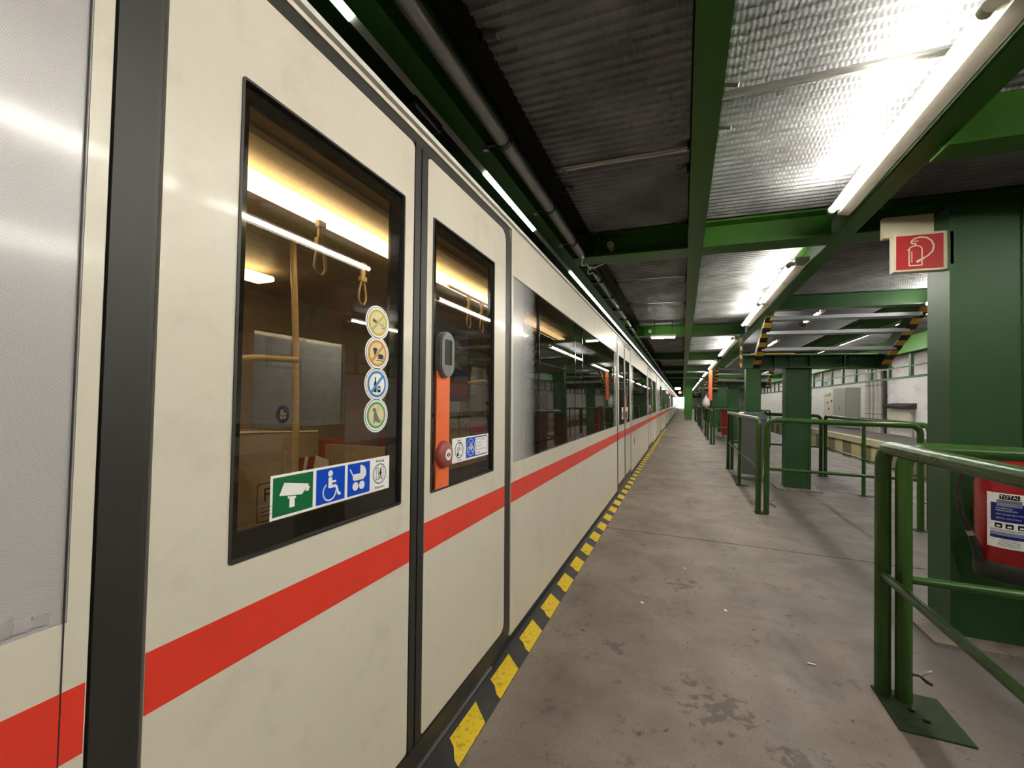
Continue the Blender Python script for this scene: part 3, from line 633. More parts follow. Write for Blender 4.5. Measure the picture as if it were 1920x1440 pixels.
def sticker_bike(P):
    mb = MB(); a, b, lo, hi = Yl(1.650), Yl(2.020), 1.063, 1.169
    S(mb, [(a, lo), (b, lo), (b, hi), (a, hi)], 0, M['white']); W = b - a; h = hi - lo; u = lambda t: a + W * t; v = lambda t: lo + h * t
    S(mb, [(u(0.345), v(0.08)), (u(0.97), v(0.08)), (u(0.97), v(0.94)), (u(0.345), v(0.94))], 1, M['blue']); S(mb, [(u(0.60), v(0.13)), (u(0.955), v(0.13)), (u(0.955), v(0.89)), (u(0.60), v(0.89))], 2, M['white'])
    oy = u(0.475); circ_band(mb, oy, v(0.52), 0.036, 0.0385, 2, M['white'], 1.05)
    for s in (-1, 1): circ_band(mb, oy + s * 0.019, v(0.42), 0.010, 0.0135, 2, M['white'])
    stroke(mb, [(oy - 0.019, v(0.42)), (oy - 0.008, v(0.62)), (oy + 0.012, v(0.62)), (oy + 0.019, v(0.42))], 0.004, 2, M['white']); stroke(mb, [(oy - 0.008, v(0.62)), (oy + 0.002, v(0.42)), (oy + 0.012, v(0.62))], 0.004, 2, M['white']); stroke(mb, [(oy - 0.012, v(0.70)), (oy - 0.003, v(0.70))], 0.005, 2, M['white']); stroke(mb, [(oy + 0.012, v(0.62)), (oy + 0.010, v(0.74)), (oy + 0.018, v(0.74))], 0.004, 2, M['white'])
    for k, s in enumerate(('Mo. - Fr. (werktags)', '9-15 Uhr und', 'ab 18.30 Uhr', 'Sa., So. und Feiertage', 'ganztägig')): text(mb, s, u(0.62), v(0.80 - 0.145 * k), 0.0125, M['grey'], SX + 0.0012, 'LEFT', 1.0)
    oy = u(0.17); circ_band(mb, oy, v(0.5), 0.032, 0.035, 1, M['black'], 1.1); S(mb, rrect(oy + 0.0, oy + 0.022, v(0.5), v(0.76), (0.003,) * 4), 1, M['grey']); S(mb, rrect(oy + 0.003, oy + 0.019, v(0.53), v(0.73), (0.002,) * 4), 2, M['white'])
    S(mb, ell(oy - 0.012, v(0.60), 0.003, 0.003, 10), 1, M['black']); stroke(mb, [(oy - 0.012, v(0.57)), (oy - 0.012, v(0.40)), (oy - 0.016, v(0.26))], 0.005, 1, M['black']); stroke(mb, [(oy - 0.024, v(0.28)), (oy + 0.024, v(0.28))], 0.002, 1, M['grey']); stroke(mb, [(oy - 0.02, v(0.33)), (oy - 0.005, v(0.33))], 0.008, 1, M['black'])
    text(mb, 'Achtung', oy, v(0.90), 0.010, M['black'], SX + 0.0008); text(mb, 'Attention', oy, v(0.10), 0.010, M['black'], SX + 0.0008)
    return mb.build('sticker', **P)
def sticker_window_mark(P):
    mb = MB(); a, lo = Yl(0.735), 1.045
    mb.frame(rrect(a, a + 0.09, lo, lo + 0.09, (0.006,) * 4), rrect(a + 0.002, a + 0.088, lo + 0.002, lo + 0.088, (0.005,) * 4), 'x', SX - 0.0001, SX + 0.0001, M['frit'])
    text(mb, 'F', a + 0.026, lo + 0.060, 0.045, M['frit'], SX + 0.0001)
    for k in range(3): stroke(mb, [(a + 0.012, lo + 0.032 - k * 0.009), (a + 0.075 - k * 0.01, lo + 0.032 - k * 0.009)], 0.0016, 0, M['frit'])
    return mb.build('window_mark', **P)
def opener(P, d):
    c = d + 0.192
    MB().prism(rrect(c - 0.052, c + 0.052, 0.979, 1.45, (0.001,) * 4), 'x', -0.0098, -0.004, M['orange']).build('orange_strip', **P)
    mb = MB(); mb.prism(rrect(c - 0.054, c + 0.054, 1.424, 1.612, (0.0535,) * 4, 8), 'x', -0.0098, 0.012, M['handle_grey']); mb.frame(rrect(c - 0.050, c + 0.050, 1.428, 1.608, (0.0495,) * 4, 8), rrect(c - 0.03, c + 0.030, 1.475, 1.578, (0.006,) * 4, 8), 'x', 0.011, 0.018, M['handle_grey'])
    mb.prism(rrect(c - 0.031, c + 0.031, 1.473, 1.58, (0.006,) * 4), 'x', 0.010, 0.0135, M['lcd']); mb.build('door_handle', **P)
    mb = MB(); mb.lathe([(0.056, -0.0098), (0.056, 0.004), (0.050, 0.016), (0.036, 0.021), (0.0, 0.021)], (0, c, 1.114), M['button'], 30, 'x'); mb.prism(ell(c, 1.114, 0.023, 0.023, 24), 'x', 0.0215, 0.024, M['white'])
    for s in (-1, 1):
        mb.prism([(c + s * 0.004, 1.114 + 0.011), (c + s * 0.014, 1.114), (c + s * 0.004, 1.114 - 0.011)], 'x', 0.0242, 0.0246, M['black'])
    mb.build('door_button', **P)
sticker_accessibility(leaves[0][1]); sticker_rules(leaves[0][1]); sticker_window_mark(leaves[0][1]); sticker_bike(leaves[1][1])
for i, d in enumerate(DOORS): opener(leaves[2 * i + 1][1], d)
for i in (1, 2):
    d = DOORS[i]
    for k, P in ((2 * i, leaves[2 * i][1]), (2 * i + 1, leaves[2 * i + 1][1])):
        y = (d - 0.33) if k % 2 == 0 else d + 0.3
        mb = MB(); S(mb, [(y, 1.05), (y + 0.2, 1.05), (y + 0.2, 1.25), (y, 1.25)], 0, M['white']); S(mb, [(y + 0.03, 1.09), (y + 0.17, 1.09), (y + 0.17, 1.18), (y + 0.03, 1.18)], 1, M['grey']); mb.build('sticker', **P)
# little hanging mark on the body right of the second door
MB().box(0.0, 0.006, Yl(9.05), Yl(9.09), 0.50, 0.62, M['grey']).build('lock_cover', **L)

# ---- interior of the car
FARX = -2.56
MB().box(FARX, -0.05, 0.05, CAR - 0.05, -0.02, 0.0, M['interior']).build('interior_floor', **L)
MB().box(FARX, -0.05, 0.05, CAR - 0.05, 2.285, 2.31, M['interior_ceiling']).build('interior_ceiling', **L)
fw = MB(); fwins = []
y = 0.05
for a, b in ((Yl(-1.4), Yl(0.7)), (Yl(1.0), Yl(2.30)), (Yl(2.72), Yl(3.82)), (Yl(4.3), Yl(6.6)), (Yl(6.9), Yl(7.5)), (Yl(7.7), Yl(8.3)), (Yl(8.7), Yl(12.6)), (Yl(12.9), Yl(14.5)), (Yl(14.9), Yl(16.6))):
    fw.box(FARX - 0.05, FARX, y, a, 1.08, 1.95, M['interior']); fwins.append((a, b)); y = b
fw.box(FARX - 0.05, FARX, y, CAR - 0.05, 1.08, 1.95, M['interior']); fw.box(FARX - 0.05, FARX, 0.05, CAR - 0.05, 0, 1.08, M['interior']); fw.box(FARX - 0.05, FARX, 0.05, CAR - 0.05, 1.95, 2.31, M['interior'])
fw.build('far_side_wall', **L)
for a, b in fwins: MB().box(FARX - 0.03, FARX - 0.022, a, b, 1.08, 1.95, M['glass_far']).build('far_window', **L)
MB().box(-0.84, -0.69, 0.3, Yl(6.2), 2.236, 2.252, M['car_strip']).build('light_strip', **L)
MB().box(-0.50, -0.46, 0.3, Yl(6.2), 2.268, 2.284, M['interior']).build('ceiling_cove', **L)
MB().prism(rrect(0.4, Yl(2.35), 2.20, 2.24, (0.015,) * 4), 'x', -2.05, -1.90, M['car_strip']).build('light_strip', **L)
poles = []
for y in (1.87, 4.6, 9.4, 12.0):
    mb = MB().tube([(-1.13, Yl(y), 0.0), (-1.13, Yl(y), 1.3), (-1.15, Yl(y), 1.7), (-1.19, Yl(y), 2.28)], 0.018, M['pole'], 12); mb.build('grab_pole', **L)
    mb = MB().tube([(-1.13, Yl(y), 1.56), (-1.18, Yl(y - 0.2), 1.555), (-1.3, Yl(y - 0.42), 1.52)], 0.016, M['pole'], 10); mb.build('grab_bar', **L)
def strap(x, y, z):
    mb = MB(); mb.box(x - 0.012, x + 0.012, y - 0.022, y + 0.022, z - 0.03, z, M['pole']); mb.box(x - 0.006, x + 0.006, y - 0.016, y + 0.016, z - 0.09, z - 0.03, M['pole']); mb.box(x - 0.012, x + 0.012, y - 0.026, y + 0.026, z - 0.115, z - 0.085, M['pole'])
    mb.tube([(x, y - 0.012, z - 0.115), (x, y - 0.03, z - 0.18), (x, y - 0.034, z - 0.23), (x, y - 0.015, z - 0.262), (x, y + 0.015, z - 0.262), (x, y + 0.034, z - 0.23), (x, y + 0.03, z - 0.18), (x, y + 0.012, z - 0.115)], 0.0065, M['pole'], 8)
    return mb.build('hand_strap', **L)
for x, y in ((-0.73, 1.62), (-0.98, 2.22), (-0.75, 3.25), (-0.75, 3.5), (-0.75, 3.75), (-0.75, 4.3), (-0.75, 9.6), (-0.75, 10.2)):
    strap(x, Yl(y), 2.20)
MB().tube([(-0.75, Yl(2.9), 2.21), (-0.75, Yl(6.2), 2.21)], 0.012, M['pole'], 8).build('strap_rail', **L)
# partition with glass and seats beside the doors
def seat(y0, face, x0=-1.05, x1=-0.12, mt='seat'):
    mb = MB(); mb.box(x0, x1, y0, y0 + 0.45, 0.38, 0.46, M[mt]); s = y0 if face > 0 else y0 + 0.40
    mb.prism(rrect(x0, x1, 0.42, 1.02, (0.02, 0.02, 0.08, 0.08)), 'y', s, s + 0.05, M[mt]); mb.box(x0 + 0.1, x1 - 0.1, y0 + 0.1, y0 + 0.35, 0, 0.38, M['interior']); return mb.build('seat', **L)
for x0, x1 in ((-1.0, -0.1), (-2.5, -1.6)):
    for y, f in ((2.75, 1), (3.95, -1), (4.45, 1), (5.65, -1), (9.0, 1), (10.2, -1), (10.7, 1), (11.9, -1)): seat(Yl(y), f, x0, x1)
MB().box(-2.5, -1.55, Yl(2.42), Yl(2.46), 0.0, 1.10, M['seat_brown']).build('partition', **L)
MB().box(-2.52, -2.45, Yl(0.6), Yl(2.4), 0.0, 1.06, M['seat_brown']).build('wall_panel', **L)
MB().box(-1.45, -0.10, Yl(2.42), Yl(2.46), 0.0, 1.02, M['seat_brown']).build('partition', **L)
MB().tube([(-2.45, Yl(0.9), 1.14), (-1.4, Yl(2.3), 1.12)], 0.010, M['alu'], 8).build('ledge_rail', **L)
mb = MB(); mb.prism(ell(Yl(3.05), 1.20, 0.075, 0.085, 28), 'x', FARX - 0.021, FARX - 0.018, M['navy'])
pz = 1.20; py = Yl(3.05)
mb.prism(rrect(py - 0.03, py + 0.03, pz - 0.01, pz + 0.015, (0.008,) * 4), 'x', FARX - 0.018, FARX - 0.016, M['pale_y']); mb.prism(rrect(py - 0.03, py, pz, pz + 0.045, (0.006, 0.002, 0.002, 0.02)), 'x', FARX - 0.018, FARX - 0.016, M['pale_y'])
for s in (-1, 1): mb.prism(ell(py + s * 0.018, pz - 0.03, 0.015, 0.017, 16), 'x', FARX - 0.018, FARX - 0.016, M['pale_y'])
mb.build('pram_sticker', **L)
# poster, hanging folder and notice inside
mb = MB(); a, lo = Yl(2.95), 1.33
mb.box(-0.90, -0.885, a, a + 0.55, lo, lo + 0.62, M['navy'])
for k in range(9): mb.prism([(a + 0.02 + random.random() * 0.35, lo + 0.05 + 0.06 * k), (a + 0.2 + random.random() * 0.3, lo + 0.03 + 0.06 * k), (a + 0.3 + random.random() * 0.2, lo + 0.10 + 0.06 * k)], 'x', -0.884, -0.882, [M['grey'], M['greyblue'], M['black']][k % 3])
mb.box(-0.884, -0.881, a, a + 0.55, lo + 0.04, lo + 0.17, M['sign_red']); mb.build('poster', **L)
mb = MB(); a = Yl(2.55); mb.box(-0.66, -0.65, a, a + 0.55, 1.00, 1.22, M['cam_green']); mb.box(-0.65, -0.647, a + 0.22, a + 0.53, 1.02, 1.20, M['pale_y']); text(mb, 'D    Zug', a + 0.37, 1.145, 0.075, M['grey'], -0.646); text(mb, 'v    erw', a + 0.37, 1.06, 0.075, M['grey'], -0.646); mb.build('notice', **L)
mb = MB()
for k in range(6): mb.prism([(Yl(1.98) + 0.02 * k, 0.88 + 0.03 * (k % 2)), (Yl(2.07) + 0.025 * k, 0.84), (Yl(2.10) + 0.02 * k, 0.95), (Yl(2.0) + 0.02 * k, 0.99)], 'x', -1.25 + 0.008 * k, -1.244 + 0.008 * k, [M['seat'], M['button'], M['white']][k % 3])
mb.build('leaflet_holder', **L)

# ---- further cars
kids = [c for c in car.children if not any(c.name.startswith(n) for n in ('light_strip', 'hand_strap', 'poster', 'notice', 'leaflet', 'film_wrinkle', 'pram', 'panel_joint', 'strap_rail', 'wall_panel', 'partition', 'grab', 'ledge', 'ceiling_cove', 'lock_cover'))]
for i in range(1, 6):
    c = thing('train_car', '%s cream train car from the camera, beyond the dark gap' % ORD[i], 'train car', (XT, Y0 + i * (CAR + CGAP), 0), 'cars of the train'); c.rotation_euler = (0, LEAN, 0)
    for ch in kids:
        n = ch.copy(); col.objects.link(n); n.parent = c
        for g in ch.children:
            if g.name.startswith('window_mark'): continue
            m = g.copy(); col.objects.link(m); m.parent = n

# ================================================================== PLATFORM EDGE TAPE
tp = MB().box(-0.871, -0.739, -3, 60, 0.0, 0.0015, M['tape_black']).build('hazard_tape'); tag(tp, 'black tape with worn yellow blocks along the platform edge', 'tape')
ym = None
for k in range(-6, 58):
    y = 1.47 + 0.3945 * k
    if ym is None:
        mb = MB(); mb.prism([(-0.835, 0.105), (-0.833, 0.335), (-0.741, 0.236), (-0.7395, 0.0), (-0.768, 0.022), (-0.80, 0.075)], 'z', 0.0015, 0.0028, M['yellow']); ym = o = mb.build('yellow_block', tp, False)
    else: o = share(ym, 'yellow_block', tp)
    o.location = (random.uniform(-0.001, 0.001), y, 0)
mk = MB().box(-0.70, -0.23, 19.6, 19.72, 0.0, 0.002, M['lip']).build('floor_mark'); tag(mk, 'pale painted line across the platform floor beside the far train doors', 'floor marking')

# ================================================================== COLUMNS
def column(x, y, h, label, group, w_=0.36, d_=0.26, mat=None):
    mat = mat or M['green_dark']; o = thing('steel_column', label, 'column', (x, y, 0), group)
    mb = MB(); t_ = 0.03
    mb.box(x, x + t_, y, y + d_, 0, h, mat); mb.box(x + w_ - t_, x + w_, y, y + d_, 0, h, mat); mb.build('flange', o)
    MB().box(x + t_, x + w_ - t_, y + 0.012, y + d_ - 0.012, 0, h, mat).build('web', o)
    MB().box(x - 0.13, x + w_ + 0.13, y - 0.14, y + d_ + 0.1, 0, 0.02, M['concrete']).build('base_pad', o)
    return o
for k in range(0, 9):
    yy = 3.42 + PITCH * k
    h = 2.6 if k % 2 == 0 else 1.96
    lab = ['nearest dark green steel column carrying the fire extinguisher', 'second dark green steel column standing inside the railed stair guard'][k] if k < 2 else '%s dark green steel column from the camera on the right' % ORD[k]
    column(1.5 if k == 0 else 1.57, yy, h, lab, 'dark green columns')
for k in range(9):
    column(0.22, 38.0 + PITCH * k, 2.6, '%s brightly lit green column under the middle beam at the far end' % ORD[k], 'bright green columns', 0.5, 0.3, M['green_lit'])

# ================================================================== STAIR UNDERSIDES
def stair(y, label):
    o = thing('stair_flight', label, 'stairs', (1.95, y, 2.0), 'stair flights over the guarded openings')
    d = y - 8.2; xa, xb = 1.12, 2.81
    mb = MB(); ibeam(mb, 0.93, 2.95, y + 0.16, 1.96, 0.22, 0.26, M['green_dark']); mb.build('girder', o)
    for x in (1.40, 1.62, 1.90, 2.35): MB().box(x - 0.008, x + 0.008, y + 0.03, y + 0.155, 1.976, 2.164, M['green_dark']).build('stiffener', o)
    for x in (2.30, 2.40):
        for z in (2.01, 2.13): MB().tube([(x, y + 0.02, z), (x, y + 0.16, z)], 0.010, M['bolt'], 8).build('bolt', o)
    for x in (xa, xb):
        s = -1 if x == xa else 1
        # sloping stringer plate rising towards the camera
        mb = MB(); pl = [(y + 0.28, 1.96), (y, 1.96), (y - 1.27, 2.63), (y - 1.27, 2.86), (y + 0.28, 2.12)]
        mb.prism(pl, 'x', x - 0.012, x + 0.012, M['green_dark']); mb.build('stringer', o)
        p0, p1 = Vector((x, y, 1.96)), Vector((x, y - 1.30, 2.645)); n = 12
        for k in range(n):
            a = p0.lerp(p1, k / n); b = p0.lerp(p1, (k + 1) / n)
            MB().bar(a, b, 0.10, 0.02, M['haz_y'] if k % 2 else M['haz_k']).build('hazard_stripe', o)
    for yy, z in ((-1.12, 2.54), (-0.79, 2.385), (-0.40, 2.19)):
        mb = MB(); mb.prism([(y + yy - 0.10, z), (y + yy + 0.10, z), (y + yy + 0.10, z + 0.02), (y + yy - 0.085, z + 0.02), (y + yy - 0.085, z + 0.045), (y + yy - 0.10, z + 0.045)], 'x', xa + 0.012, xb - 0.012, M['tread']); mb.build('tread', o)
    mb = MB(); ibeam(mb, 1.13, 2.84, y - 1.42, 2.63, 0.20, 0.16, M['green_dark']); mb.build('header_beam', o)
    MB().box(1.25, 2.0, y + 1.6, y + 1.63, 2.32, 2.37, M['haz_y']).build('edge_bar', o)
    mb = MB(); mb.box(xa - 0.2, xb + 0.2, y + 0.3, y + 3.2, 2.18, 2.22, M['steel']); mb.build('landing', o)
    # vertical warning plate on the train side
    for k in range(8):
        z = 1.965 + k * 0.072
        MB().prism([(y + 0.02, z), (y + 0.16, z + 0.05), (y + 0.16, z + 0.122), (y + 0.02, z + 0.072)], 'x', 0.89, 0.915, M['haz_y'] if k % 2 == 0 else M['haz_k']).build('warning_stripe', o)
    MB().box(0.916, 0.93, y + 0.01, y + 0.17, 1.96, 2.6, M['green_dark']).build('warning_plate', o)
for k in range(4):
    stair(8.2 + 9.8 * k, ['nearest green stair flight with hazard stripes seen from below', 'second stair flight with hazard stripes, beyond the nearest one', 'third stair flight from the camera in the far background', 'fourth stair flight from the camera in the far background'][k])
sg = thing('prohibition_sign', 'small round red-ringed prohibition sign hung between the stair treads', 'sign', (1.55, 7.55, 2.45))
mb = MB(); cx_, cz_ = 1.62, 2.53
mb.prism(ell(cx_, cz_, 0.042, 0.042, 24), 'y', 7.50, 7.504, M['white']); mb.frame(ell(cx_, cz_, 0.042, 0.042, 24), ell(cx_, cz_, 0.034, 0.034, 24), 'y', 7.497, 7.4999, M['sign_red']); mb.prism(rrect(cx_ - 0.012, cx_ + 0.012, cz_ - 0.022, cz_ + 0.018, (0.008,) * 4), 'y', 7.497, 7.4999, M['black']); mb.bar((cx_ - 0.026, 7.496, cz_ + 0.026), (cx_ + 0.026, 7.496, cz_ - 0.026), 0.002, 0.008, M['sign_red'], (0, 1, 0)); mb.build('disc', sg)
MB().box(cx_ - 0.003, cx_ + 0.003, 7.504, 7.508, 2.40, 2.5, M['bolt']).build('stem', sg)

# ================================================================== GUARD RAILS
RT = 1.165; RR = 0.032
def rail_frame(p, q, mids, label, group, plate=None, nuts=()):
    p, q = Vector((*p, 0)), Vector((*q, 0)); d = (q - p).normalized(); o = thing('guard_rail', label, 'railing', tuple((p + q) / 2), group); z = Vector((0, 0, 1)); R = 0.09
    path = [p + z * 0.008, p + z * (RT - R)]
    path += [p + d * (R - R * math.cos(a)) + z * (RT - R + R * math.sin(a)) for a in [PI / 2 * k / 5 for k in range(1, 6)]]
    path += [q - d * (R - R * math.cos(a)) + z * (RT - R + R * math.sin(a)) for a in [PI / 2 * k / 5 for k in range(5, 0, -1)]]
    path += [q + z * (RT - R), q + z * 0.008]
    MB().tube(path, RR, M['green_rail'], 18).build('bent_tube', o)
    MB().tube([p + z * 0.56, q + z * 0.56], 0.019, M['green_rail'], 12).build('mid_rail', o)
    for t in mids:
        c = p + (q - p) * t
        MB().tube([c + z * 0.008, c + z * (RT - 0.01)], 0.026, M['green_rail'], 12).build('post', o)
        MB().box(c.x - 0.05, c.x + 0.14, c.y - 0.06, c.y + 0.06, 0, 0.008, M['plate']).build('base_plate', o)
    for (x0, x1, y0, y1) in (plate or []): 
        b = MB().box(x0, x1, y0, y1, 0, 0.008, M['plate']).build('base_plate', o)
        for bx, by in ((x0 + 0.13, y0 + 0.10), (x0 + 0.1, y0 + 0.16)):
            if x1 - x0 > 0.2: MB().prism([(bx + 0.014 * math.cos(a), by + 0.014 * math.sin(a)) for a in [PI / 3 * k for k in range(6)]], 'z', 0.008, 0.02, M['bolt']).build('bolt', b)
    for c, z_, dx in nuts:
        c = Vector((c[0], c[1], z_)); mb = MB().tube([c, c + Vector((dx * 0.035, 0, 0))], 0.006, M['bolt'], 8)
        for s in (-1, 1): mb.tube([c + Vector((dx * 0.03, 0, 0)), c + Vector((dx * 0.055, 0, s * 0.02)), c + Vector((dx * 0.075, 0, s * 0.03))], [0.005, 0.008, 0.007], M['alu'] if s > 0 and dx > 0 else M['bolt'], 8)
        mb.build('wing_nut', o)
    return o
G = 'guard rails round the stair openings'
rail_frame((0.903, 2.63), (0.903, -1.4), (0.5,), 'nearest guard rail running along the platform beside the camera', G, [(0.87, 1.12, 2.36, 2.67)])
rail_frame((0.972, 2.60), (2.6, 2.60), (0.5,), 'nearest cross rail in front of the column with fire extinguisher', G, None, [((1.0, 2.60), 0.13, 1)])
for k, (ya, yb) in enumerate(((6.26, 10.2), (16.0, 20.0), (24.8, 28.8), (33.3, 37.0))):
    n = ORD[k + 1]
    rail_frame((0.90, ya + 0.04), (0.90, yb), (0.5,), '%s guard rail along the platform, train side of its stair guard' % n, G, [(0.86, 1.0, ya - 0.04, ya + 0.10), (0.86, 1.0, yb - 0.06, yb + 0.06)])
    rail_frame((0.985, ya), (2.49, ya), (), '%s cross rail facing the camera at the near end of its stair guard' % n, G, [(2.42, 2.56, ya - 0.06, ya + 0.06)], [((1.01, ya), 0.13, 1)] if k == 0 else ())
    rail_frame((2.60, ya + 0.06), (2.60, yb), (0.5,), '%s guard rail along the far side of its stair guard' % n, G, [(2.55, 2.65, yb - 0.06, yb + 0.06)], [((2.58, 5.2 if k < 0 else ya + 0.06), 0.3, -1)] if k == 0 else ())
    rail_frame((0.975, yb + 0.02), (2.53, yb + 0.02), (), '%s cross rail at the far end of its stair guard' % n, G, [(2.46, 2.56, yb - 0.06, yb + 0.06)])

# ================================================================== FIRE EXTINGUISHER AND SIGN
CXE, CYE, RE = 1.645, 3.20, 0.13
ex = thing('fire_extinguisher', 'red fire extinguisher with white label hung on the nearest green column', 'fire extinguisher', (CXE, CYE, 0.45))
MB().lathe([(0, 0.06), (RE * 0.95, 0.06), (RE, 0.075), (RE, 0.48), (RE * 0.9, 0.54), (RE * 0.6, 0.60), (0.04, 0.62), (0.04, 0.64), (0, 0.64)], (CXE, CYE, 0.48), M['red'], 40).build('cylinder', ex)
MB().lathe([(0, 0.0), (RE * 1.0, 0.0), (RE * 1.04, 0.01), (RE * 1.04, 0.075), (RE, 0.09)], (CXE, CYE, 0.465), M['rubber'], 40).build('foot_ring', ex)
def onc(ang0, zc, lay):                                  # wrap label artwork on the cylinder
    r = RE + 0.0008 + 0.0005 * lay
    return lambda u, v: (CXE + r * math.sin(ang0 + 0.82 * u / RE), CYE - r * math.cos(ang0 + 0.82 * u / RE), zc + v * 0.74)
A0 = math.radians(-27)
lab = MB()
def lrect(u0, u1, v0, v1, lay, mat):
    f = onc(A0, 0.775, lay); n = 10; vs = []
    for k in range(n + 1): vs += [f(u0 + (u1 - u0) * k / n, v0), f(u0 + (u1 - u0) * k / n, v1)]
    lab.add(vs, [(2 * k, 2 * k + 2, 2 * k + 3, 2 * k + 1) for k in range(n)], mat, True)
lrect(-0.098, 0.098, -0.185, 0.20, 0, M['white']); lrect(-0.038, 0.05, 0.158, 0.192, 1, M['black'])
text(lab, 'TOTAL', 0, 0, 0.031, M['white'], 0, 'CENTER', 1, lambda u, v: onc(A0, 0.775, 2)(u * 0.85 + 0.006, v + 0.175))
lrect(-0.05, 0.06, 0.118, 0.154, 1, M['grey']); lrect(-0.078, 0.075, 0.0, 0.13, 1, M['navy']); lrect(-0.05, 0.06, 0.108, 0.132, 2, M['greyblue'])
for k, s in enumerate(('SICHERUNG', 'HERAUSZIEHEN', 'AUF FEUER RICHTEN', 'VENTIL DRÜCKEN')):
    text(lab, s, 0, 0, 0.0135, M['white'], 0, 'LEFT', 1, lambda u, v, k=k: onc(A0, 0.775, 3)(u - 0.055, v + (0.094, 0.078, 0.052, 0.024)[k]))
for u in (-0.06, -0.012, 0.04): lrect(u, u + 0.034, -0.045, -0.012, 1, M['black']); lrect(u + 0.008, u + 0.026, -0.038, -0.026, 2, M['white'])
for v in (-0.056, -0.064): lrect(-0.08, 0.08, v - 0.002, v + 0.002, 1, M['grey'])
lrect(-0.082, 0.082, -0.095, -0.072, 1, M['greyblue']); lrect(-0.082, 0.082, -0.118, -0.096, 1, M['navy'])
for k in range(5): lrect(-0.04 - 0.003 * k, 0.05, -0.130 - 0.010 * k, -0.127 - 0.010 * k, 1, M['grey'])
lab.build('label', ex)
MB().tube([(CXE + 0.03, CYE - 0.02, 1.10), (CXE - 0.05, CYE - 0.06, 1.14), (CXE - 0.15, CYE - 0.06, 1.09), (CXE - 0.225, CYE - 0.06, 1.0), (CXE - 0.235, CYE - 0.05, 0.90), (CXE - 0.215, CYE - 0.04, 0.79), (CXE - 0.18, CYE - 0.04, 0.70)], 0.013, M['rubber'], 12).build('hose', ex)
MB().tube([(CXE - 0.18, CYE - 0.04, 0.70), (CXE - 0.17, CYE - 0.04, 0.675)], 0.015, M['alu'], 12).build('ferrule', ex)
MB().tube([(CXE - 0.17, CYE - 0.04, 0.675), (CXE - 0.15, CYE - 0.04, 0.61), (CXE - 0.13, CYE - 0.03, 0.55)], [0.016, 0.02, 0.026], M['rubber'], 12).build('nozzle', ex)
mb = MB().box(CXE - 0.03, CXE + 0.05, CYE - 0.02, CYE + 0.02, 1.085, 1.12, M['rubber']); mb.bar((CXE - 0.02, CYE, 1.13), (CXE + 0.13, CYE - 0.03, 1.16), 0.03, 0.012, M['rubber']); mb.build('valve_handle', ex)
MB().box(CXE - 0.05, CXE + 0.05, CYE + RE - 0.01, 3.435, 0.72, 0.78, M['bolt']).build('wall_bracket', ex)

sn = thing('extinguisher_sign', 'red fire extinguisher pictogram sign on a cream board at the column top', 'sign', (1.38, 3.5, 2.24))
sy = 3.44; x0, x1, z0, z1 = 1.235, 1.50, 2.215, 2.455
MB().box(x0, x1 + 0.01, sy, sy + 0.06, z0, z1, M['cream']).build('board', sn); MB().box(x0 + 0.012, x1 - 0.02, sy - 0.002, sy, z0 + 0.012, z1 - 0.014, M['sign_red']).build('panel', sn)
mb = MB(); q = lambda u, v: (x0 + (x1 - x0) * u, z0 + (z1 - z0) * v)
def sstroke(pts, wd):
    for a, b in zip(pts, pts[1:]): mb.bar((a[0], sy - 0.003, a[1]), (b[0], sy - 0.003, b[1]), 0.002, wd, M['cream'], (b[1] - a[1], 0, -(b[0] - a[0])))
body_ = [q(0.29, 0.14), q(0.29, 0.56)] + [q(0.41 + 0.12 * math.cos(math.radians(a)), 0.56 + 0.10 * math.sin(math.radians(a))) for a in range(180, -1, -20)] + [q(0.53, 0.14), q(0.29, 0.14)]
sstroke(body_, 0.006); sstroke([q(0.41, 0.66), q(0.41, 0.72), q(0.34, 0.72), q(0.33, 0.78), q(0.38, 0.84), q(0.5, 0.88), q(0.62, 0.85), q(0.71, 0.76), q(0.75, 0.62), q(0.72, 0.48), q(0.64, 0.38), q(0.54, 0.31)], 0.008); sstroke([q(0.56, 0.32), q(0.43, 0.23)], 0.014); sstroke([q(0.36, 0.78), q(0.47, 0.78)], 0.004); sstroke([q(0.26, 0.57), q(0.30, 0.55)], 0.006); sstroke([q(0.34, 0.22), q(0.34, 0.52)], 0.004)
mb.build('pictogram', sn)
MB().box(1.20, 1.46, sy + 0.06, sy + 0.10, 2.455, 2.59, M['cream']).build('mounting_plate', sn); MB().box(1.505, 1.52, 3.42, 3.5, 2.24, 2.44, M['cream']).build('side_cleat', sn)

# ================================================================== THINGS BY THE RAILS
bn = thing('grey_bin', 'tall grey plastic bin with lid standing inside the second stair guard', 'bin', (1.2, 8.9, 0))
mb = MB(); vs = []
for z, s in ((0.10, 0.80), (1.10, 1.0), (1.10, 0.95), (0.14, 0.74)):
    for a, b in ((-1, -1), (1, -1), (1, 1), (-1, 1)): vs.append((1.18 + a * 0.20 * s, 9.15 + b * 0.30 * s, z))
mb.add(vs, [(3, 2, 1, 0), (12, 13, 14, 15)] + [(4 * r + i, 4 * r + (i + 1) % 4, 4 * (r + 1) + (i + 1) % 4, 4 * (r + 1) + i) for r in range(3) for i in range(4)], M['bin']); mb.build('body', bn)
MB().prism([(0.97, 1.10), (1.39, 1.10), (1.40, 1.16), (1.32, 1.21), (1.04, 1.21), (0.96, 1.16)], 'y', 8.83, 9.48, M['binlid']).build('lid', bn)
for x in (1.0, 1.31): MB().tube([(x, 9.40, 0.1), (x + 0.05, 9.40, 0.1)], 0.1, M['rubber'], 18).build('wheel', bn)
